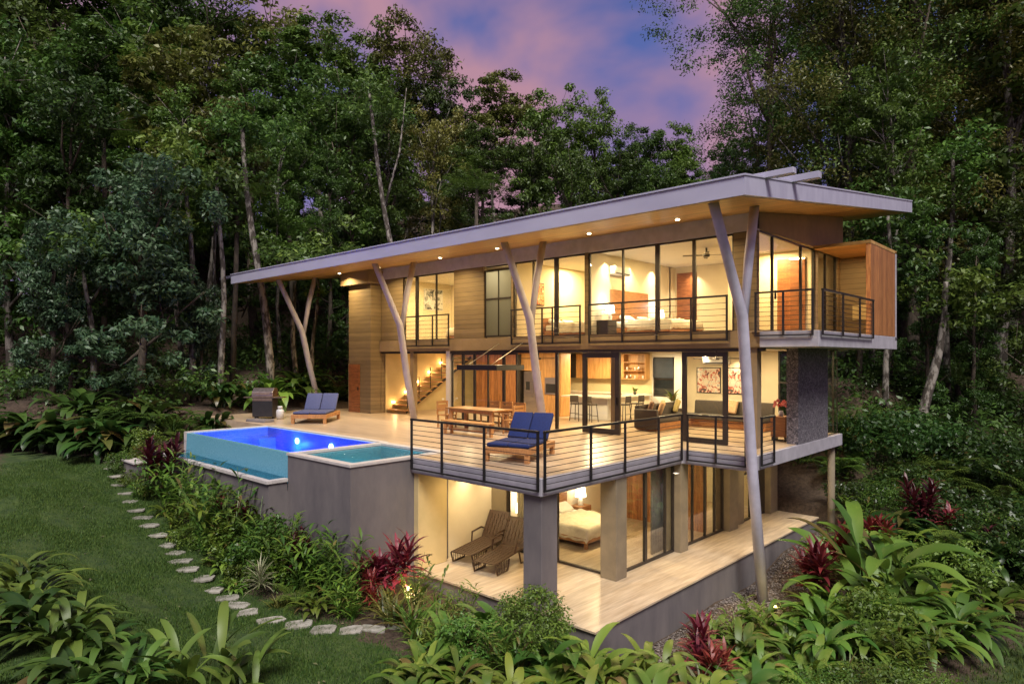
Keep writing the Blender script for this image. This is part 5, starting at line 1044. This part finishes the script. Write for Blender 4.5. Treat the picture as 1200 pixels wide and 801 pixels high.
V, F, Rn = leafcloud(6, np.stack([x, y, hgt(x, y) + .06], -1), np.full(len(x), .02), 1, .09, .5, up=1.2)
o = bpy.data.objects.new('fallen_leaves', numpy_mesh('fallen_leaves', V, F, 'leafPale', Rn)); COL.objects.link(o); tag(o, 'few pale fallen leaves scattered on the grass', 'leaf litter', kind='stuff')

# ================================================================== FOREST
def crown(seed, H_, R_, base, n, per, leaf, shape=1.0, lobes=5):
    """clump centres gathered in several lobes of a tall crown"""
    g = np.random.default_rng(seed); c = []; lob = []
    for i in range(lobes):
        a = g.uniform(0, 2 * PI); q = g.uniform(0, .62) * R_; z = base + (H_ - base) * (i + .5) / lobes * g.uniform(.85, 1.1); lob.append((math.cos(a) * q, math.sin(a) * q, min(z, H_ * .93), R_ * g.uniform(.42, .68)))
    lob.append((0, 0, H_ * .86, R_ * .5))
    for i in range(n):
        l = lob[g.integers(len(lob))]; d = g.normal(size=3); d /= np.linalg.norm(d); r = l[3] * g.uniform(.55, 1.05)
        c.append((l[0] + d[0] * r, l[1] + d[1] * r, l[2] + d[2] * r * .8 * shape))
    c = np.array(c); c[:, 2] = np.clip(c[:, 2], base * .7, H_ * 1.02)
    return c, leafcloud(seed, c, g.uniform(.055, .12, n) * R_ * 1.9, per, leaf, flat=.6), lob
def trunk(seed, H_, r0, lob, lean=.06, tips=None):
    g = random.Random(seed); m = MB(); dx = g.uniform(-lean, lean) * H_; dy = g.uniform(-lean, lean) * H_; K = 8
    pts = []; 
    for i in range(K):
        t = i / (K - 1); pts.append((dx * t * (1 - t) * 2 + g.uniform(-.06, .06) * H_ * .1, dy * t * (1 - t) * 2 + g.uniform(-.06, .06) * H_ * .1, t * H_ * .86 - (.6 if i == 0 else 0)))
    m.tube(pts, [r0 * (1.35 if i == 0 else 1 - .78 * i / (K - 1)) for i in range(K)], 9)
    for l in lob:
        z = max(.25 * H_, l[2] - l[3] * 1.3); t = z / (H_ * .86); i0 = min(K - 2, int(t * (K - 1))); u = t * (K - 1) - i0; p = Vector(pts[i0]).lerp(Vector(pts[i0 + 1]), min(1, u)); q = Vector(l[:3]); md = p.lerp(q, .5) + Vector((g.uniform(-.3, .3), g.uniform(-.3, .3), -.2))
        m.tube([p, md, q], [r0 * .42, r0 * .28, r0 * .12], 6)
        for k in range(3):
            e2 = q + Vector((g.uniform(-1, 1), g.uniform(-1, 1), g.uniform(-.2, 1))).normalized() * l[3] * .9; m.tube([md.lerp(q, .5), e2], [r0 * .16, r0 * .05], 5)
    return m
TP = {}
def tree_proto(key, seed, H_, R_, base, n, per, leaf, mat, bark, r0=.26, lobes=5, shape=1.):
    c, (V, F, Rn), lob = crown(seed, H_, R_, base, n, per, leaf, shape, lobes)
    TP[key] = (numpy_mesh('crown', V, F, mat, Rn), trunk(seed, H_, r0, lob).mesh('trunk', bark, True), H_)
tree_proto('dense0', 101, 20, 5.2, 3.5, 150, 110, .34, 'leafDark', 'barkdark', lobes=8); tree_proto('dense1', 102, 20, 5.0, 4.0, 150, 90, .42, 'leafMid', 'bark', lobes=8)
tree_proto('tall0', 103, 20, 4.0, 10.5, 110, 110, .32, 'leafMid', 'bark', r0=.22, lobes=5); tree_proto('tall1', 104, 20, 3.8, 11.5, 100, 90, .38, 'leafOlive', 'bark', r0=.2, lobes=5)
tree_proto('bigo0', 111, 30, 7.5, 9, 300, 120, .25, 'leafOlive', 'bark', lobes=11, r0=.4); tree_proto('bigm0', 112, 30, 7.2, 8, 300, 120, .25, 'leafMid', 'barkdark', lobes=11, r0=.4)
tree_proto('open0', 105, 20, 5.4, 8, 130, 75, .34, 'leafOlive', 'bark', lobes=7); tree_proto('open1', 106, 20, 5.2, 7, 140, 80, .34, 'leafMid', 'barkdark', lobes=7)
tree_proto('vine0', 107, 20, 3.6, 1.5, 170, 130, .24, 'leafDark', 'barkdark', lobes=9, shape=1.3); tree_proto('blue0', 108, 13, 4.4, 1.5, 150, 100, .36, 'leafBlue', 'barkdark', lobes=8)
def rd(r, d): return (.7313 * r - .6820 * d, .6820 * r + .7313 * d)
TREES = []
def tree(key, r, d, H_, wide=1., words='', zoff=0):
    cm, tm, h0 = TP[key]; x, y = rd(r, d); s = H_ / h0; t = bpy.data.objects.new('forest_tree', None); COL.objects.link(t); t.location = (x, y, h1(x, y) + zoff); g = random.Random(len(TREES) * 13 + 5)
    t.rotation_euler = (0, 0, g.uniform(0, 6.28)); t.scale = (s * wide, s * wide, s)
    c = bpy.data.objects.new('crown', cm); k = bpy.data.objects.new('trunk', tm)
    for q in (c, k): COL.objects.link(q); q.parent = t
    TREES.append((t, r / d, d, words or {'dense': 'dense dark', 'tall0'[:4]: 'slender pale barked', 'open': 'airy open crowned', 'vine': 'vine draped narrow', 'blue': 'bluish broad leaved'}[key[:4] if key[:4] in ('tall', 'open', 'vine', 'blue') else 'dense'])); return t
f_ = 772.5
def px(x, d): return (x - 600) / f_ * d
def top(ypx, d, r): x, y = rd(r, d); return 2.45 + (419 - ypx) * d / f_ - h1(x, y)
def T(key, xp, d, ytop, wide=1., words=''): r = px(xp, d); tree(key, r, d, max(5, top(ytop, d, r)), wide, words)
for xp, d, yt, key, w in [
    # far row: makes the skyline
    (-90, 52, -120, 'dense0', 1.2), (-10, 52, -90, 'dense1', 1.1), (70, 50, -70, 'dense0', 1.1), (140, 52, -40, 'open1', 1.2), (200, 50, -25, 'dense1', 1.1), (262, 50, -10, 'dense0', 1.), (320, 52, 8, 'open0', 1.05), (372, 50, 30, 'tall0', 1.2), (425, 52, 40, 'dense1', .95), (478, 52, 34, 'open0', .95), (530, 50, 78, 'dense0', .85), (585, 52, 92, 'tall1', 1.2), (640, 50, 112, 'dense1', .85), (695, 52, 118, 'open1', .9), (745, 54, 140, 'dense0', .9), (800, 56, 150, 'dense1', .9), (850, 56, 160, 'dense0', .9), (905, 52, 90, 'dense1', .9), (960, 50, 20, 'open1', 1), (1030, 50, -10, 'dense0', 1.1), (1100, 50, -40, 'dense1', 1.1), (1170, 50, -60, 'dense0', 1.1), (1260, 50, -80, 'dense1', 1.1),
    (-30, 60, 60, 'dense0', 1.4), (60, 60, 120, 'dense1', 1.4), (150, 60, 150, 'dense0', 1.4), (235, 60, 150, 'dense1', 1.4), (310, 60, 130, 'dense0', 1.4), (380, 60, 130, 'dense1', 1.4), (450, 60, 130, 'dense0', 1.4), (515, 58, 145, 'dense1', 1.3), (560, 58, 150, 'dense0', 1.3), (612, 58, 165, 'dense0', 1.3), (665, 58, 165, 'dense1', 1.3), (718, 58, 175, 'dense0', 1.3), (770, 58, 190, 'dense1', 1.3), (825, 58, 195, 'dense0', 1.3), (880, 58, 180, 'dense1', 1.3), (1010, 58, 150, 'dense0', 1.4), (1090, 58, 150, 'dense1', 1.4), (1180, 58, 150, 'dense0', 1.4),
    # middle row
    (-40, 42, -40, 'dense1', 1.1), (40, 41, -10, 'dense0', 1.1), (110, 40, 20, 'vine0', 1.3), (170, 42, 30, 'dense1', 1.0), (235, 40, 40, 'tall1', 1.1), (300, 41, 60, 'vine0', 1.2), (350, 42, 80, 'dense1', .95), (405, 41, 90, 'open1', .95), (455, 42, 110, 'dense0', .85), (510, 43, 130, 'open0', .85), (565, 43, 140, 'vine0', 1.2), (620, 44, 155, 'dense1', .75), (670, 44, 165, 'dense0', .75), (725, 45, 170, 'vine0', 1.1), (775, 46, 185, 'dense1', .7), (1060, 40, 60, 'dense0', 1), (1120, 40, 20, 'vine0', 1.2), (1190, 40, 30, 'dense1', 1.1), (1270, 40, 20, 'dense0', 1.1),
    # front row left
    (-60, 33, 20, 'dense0', 1.1), (15, 32, 50, 'dense1', .95), (85, 31, 90, 'dense0', .9), (215, 34, 110, 'tall0', .95), (262, 33, 120, 'tall1', .9), (330, 36, 140, 'tall0', .85), (385, 38, 170, 'vine0', .9)]:
    T(key, xp, d, yt, w)
T('blue0', 160, 29, 190, .95); T('blue0', 60, 28, 260, .8); T('blue0', 235, 31, 330, .7)
T('bigm0', 905, 36, -60, 1.0, 'huge airy'); T('bigo0', 985, 34, -90, 1.0, 'huge airy'); T('bigm0', 1075, 33, -110, 1.0, 'huge airy'); T('bigo0', 1165, 32, -120, 1.0, 'huge airy'); T('dense1', 1240, 32, -100, 1.1)
T('vine0', 1085, 29, 230, .8); T('vine0', 1145, 28, 260, .9); T('dense0', 1215, 28, 200, .9); T('tall0', 1040, 31, 60, .8); T('vine0', 1010, 35, 200, .8)
for band, nm in (((57, 99), 'farthest'), ((48, 56.9), 'far'), ((38.5, 47.9), 'middle'), ((0, 38.4), 'front')):
    rowt = sorted([t for t in TREES if band[0] <= t[2] < band[1]], key=lambda t: t[1])
    for i, t in enumerate(rowt): tag(t[0], f'{t[3]} forest tree in the {nm} row of the wood, {ORD[i]} from the left', 'tree', f'trees of the {nm} row of the wood')
# single pale trunks that show against the dark wood
def bare(xp, d, ybase, ytop_, r0, lean, label, fork=False):
    r = px(xp, d); x, y = rd(r, d); zb = h1(x, y); zt = 2.45 + (419 - ytop_) * d / f_; t = thing('pale_trunk_tree', label, 'tree', (x, y, zb), 0, 'pale slim trees at the wood edge'); H_ = zt - zb
    ax = Vector((.7313, .6820, 0)); pts = [ax * (lean * q + .12 * math.sin(q * 7 + xp)) + Vector((0, 0, q * H_ - (.3 if q == 0 else 0))) for q in (0, .15, .3, .45, .6, .75, .9, 1)]
    m = MB().tube(pts, [r0 * (1.15 - .65 * q) for q in (0, .15, .3, .45, .6, .75, .9, 1)], 9)
    if fork:
        for s in (-1,) if lean > 0 else (1,): m.tube([pts[4], pts[4] + ax * s * .9 + Vector((0, 0, H_ * .2)), pts[4] + ax * s * 1.3 + Vector((0, 0, H_ * .42))], [r0 * .5, r0 * .35, r0 * .15], 6)
    m.build('trunk', 'bark', t, smooth=True)
    cc = [tuple(pts[-1] + Vector((random.gauss(0, 1.1), random.gauss(0, 1.1), random.gauss(-.4, .8)))) for _ in range(26)]
    V, F, Rn = leafcloud(int(xp), cc, np.full(26, .7), 70, .28, flat=.6); me = numpy_mesh('crown', V, F, 'leafMid', Rn); c = bpy.data.objects.new('crown', me); COL.objects.link(c); c.parent = t
bare(320, 31.5, 415, 150, .19, -1.5, 'slim white blotched trunk leaning left just beyond the roof tip')
bare(262, 30.5, 430, 200, .14, -.2, 'crooked pale trunk left of the roof tip'); bare(230, 31, 380, 190, .15, -.5, 'straight pale trunk second from the roof tip to the left')
bare(112, 28.5, 440, 280, .13, -.5, 'dim forked pale trunk above the dark lawn edging', True); bare(348, 33, 410, 290, .13, -.3, 'pale trunk seen between the forks of the leftmost column'); bare(367, 33.5, 415, 300, .10, .2, 'thin pale trunk just behind the leftmost column')
bare(484, 38, 300, 110, .17, -2.6, 'leaning bare trunk rising above the roof middle', True)
bare(1040, 29, 560, 250, .13, .1, 'slim straight trunk right behind the balcony end'); bare(1078, 27.5, 580, 330, .20, 1.2, 'thick blotched pale trunk leaning right in the right forest'); bare(1108, 31, 330, 180, .16, .3, 'pale upright trunk high in the right forest'); bare(1022, 33, 420, 130, .14, 1.0, 'branching bare trunk behind the roof end', True)
# low growth on the bank right of the house: uncountable
n = 3600; x = rg.uniform(-9.5, 10, n); y = rg.uniform(21.5, 40, n); k = (x > np.interp(y, [21, 24, 24.9, 25.4, 28], [-3.5, -5.2, -6.8, -9.5, -9.5])) & (rg.random(n) < .75); x = x[k]; y = y[k]
V, F, Rn = leafcloud(19, np.stack([x, y, hgt(x, y) + rg.uniform(.0, .45, len(x))], -1), rg.uniform(.3, .65, len(x)), 60, .16, flat=.6)
o = bpy.data.objects.new('ground_cover', numpy_mesh('ground_cover', V, F, 'leafDeep', Rn)); COL.objects.link(o); tag(o, 'low leafy ground cover on the bank right of the house', 'ground cover', kind='stuff')
# palms between the trees
PF = mesh_o('palm_frond', p_fern(120, 20, 3.0, (15, 80), .24), 'leafMid')
for i, (xp, d, yt, lab) in enumerate(((272, 32, 205, 'feathery palm crown beside the pale trunks left of the roof tip'), (120, 33, 130, 'feathery palm among the dark trees at the far left'), (345, 35, 250, 'low feathery palm just above the leftmost roof edge'), (560, 40, 200, 'feathery palm poking up behind the middle of the roof'), (1005, 31, 330, 'feathery palm right behind the stone pier end of the house'), (1120, 30, 420, 'feathery palm low in the right forest'), (385, 36, 400, 'feathery palm under the roof between leftmost columns'))):
    r = px(xp, d); x, y = rd(r, d); zb = h1(x, y); Hh = 2.45 + (419 - yt) * d / f_ - zb - 1.2; t = thing('palm_tree', lab, 'palm', (x, y, zb), i * 1.3, 'palms between the forest trees')
    MB().tube([(0, 0, -.3), (.15, .1, Hh * .5), (.05, .25, Hh)], [.16, .12, .10], 9).build('trunk', 'barkdark', t, smooth=True)
    c = bpy.data.objects.new('crown', PF); COL.objects.link(c); c.parent = t; c.location = (.05, .25, Hh)
# undergrowth that covers the bank: uncountable
n = 3200; r = rg.uniform(-44, 44, n); d = rg.uniform(25, 62, n); x, y = rd(r, d); k = ~((x > -28.8) & (x < -5.2) & (y > 6) & (y < 27)) & (lawn_mask(x, y) < .3) & (np.abs(r / d) < .95) & ((x < -28.9) | (y > 26.0) | (x > -3)); x = x[k]; y = y[k]
V, F, Rn = leafcloud(9, np.stack([x, y, hgt(x, y) + rg.uniform(.1, 1.5, len(x))], -1), rg.uniform(.6, 1.2, len(x)), 60, .26, flat=.7)
o = bpy.data.objects.new('undergrowth', numpy_mesh('undergrowth', V, F, 'leafDark', Rn)); COL.objects.link(o); tag(o, 'dark tangled undergrowth covering the bank under the trees', 'undergrowth', kind='stuff')
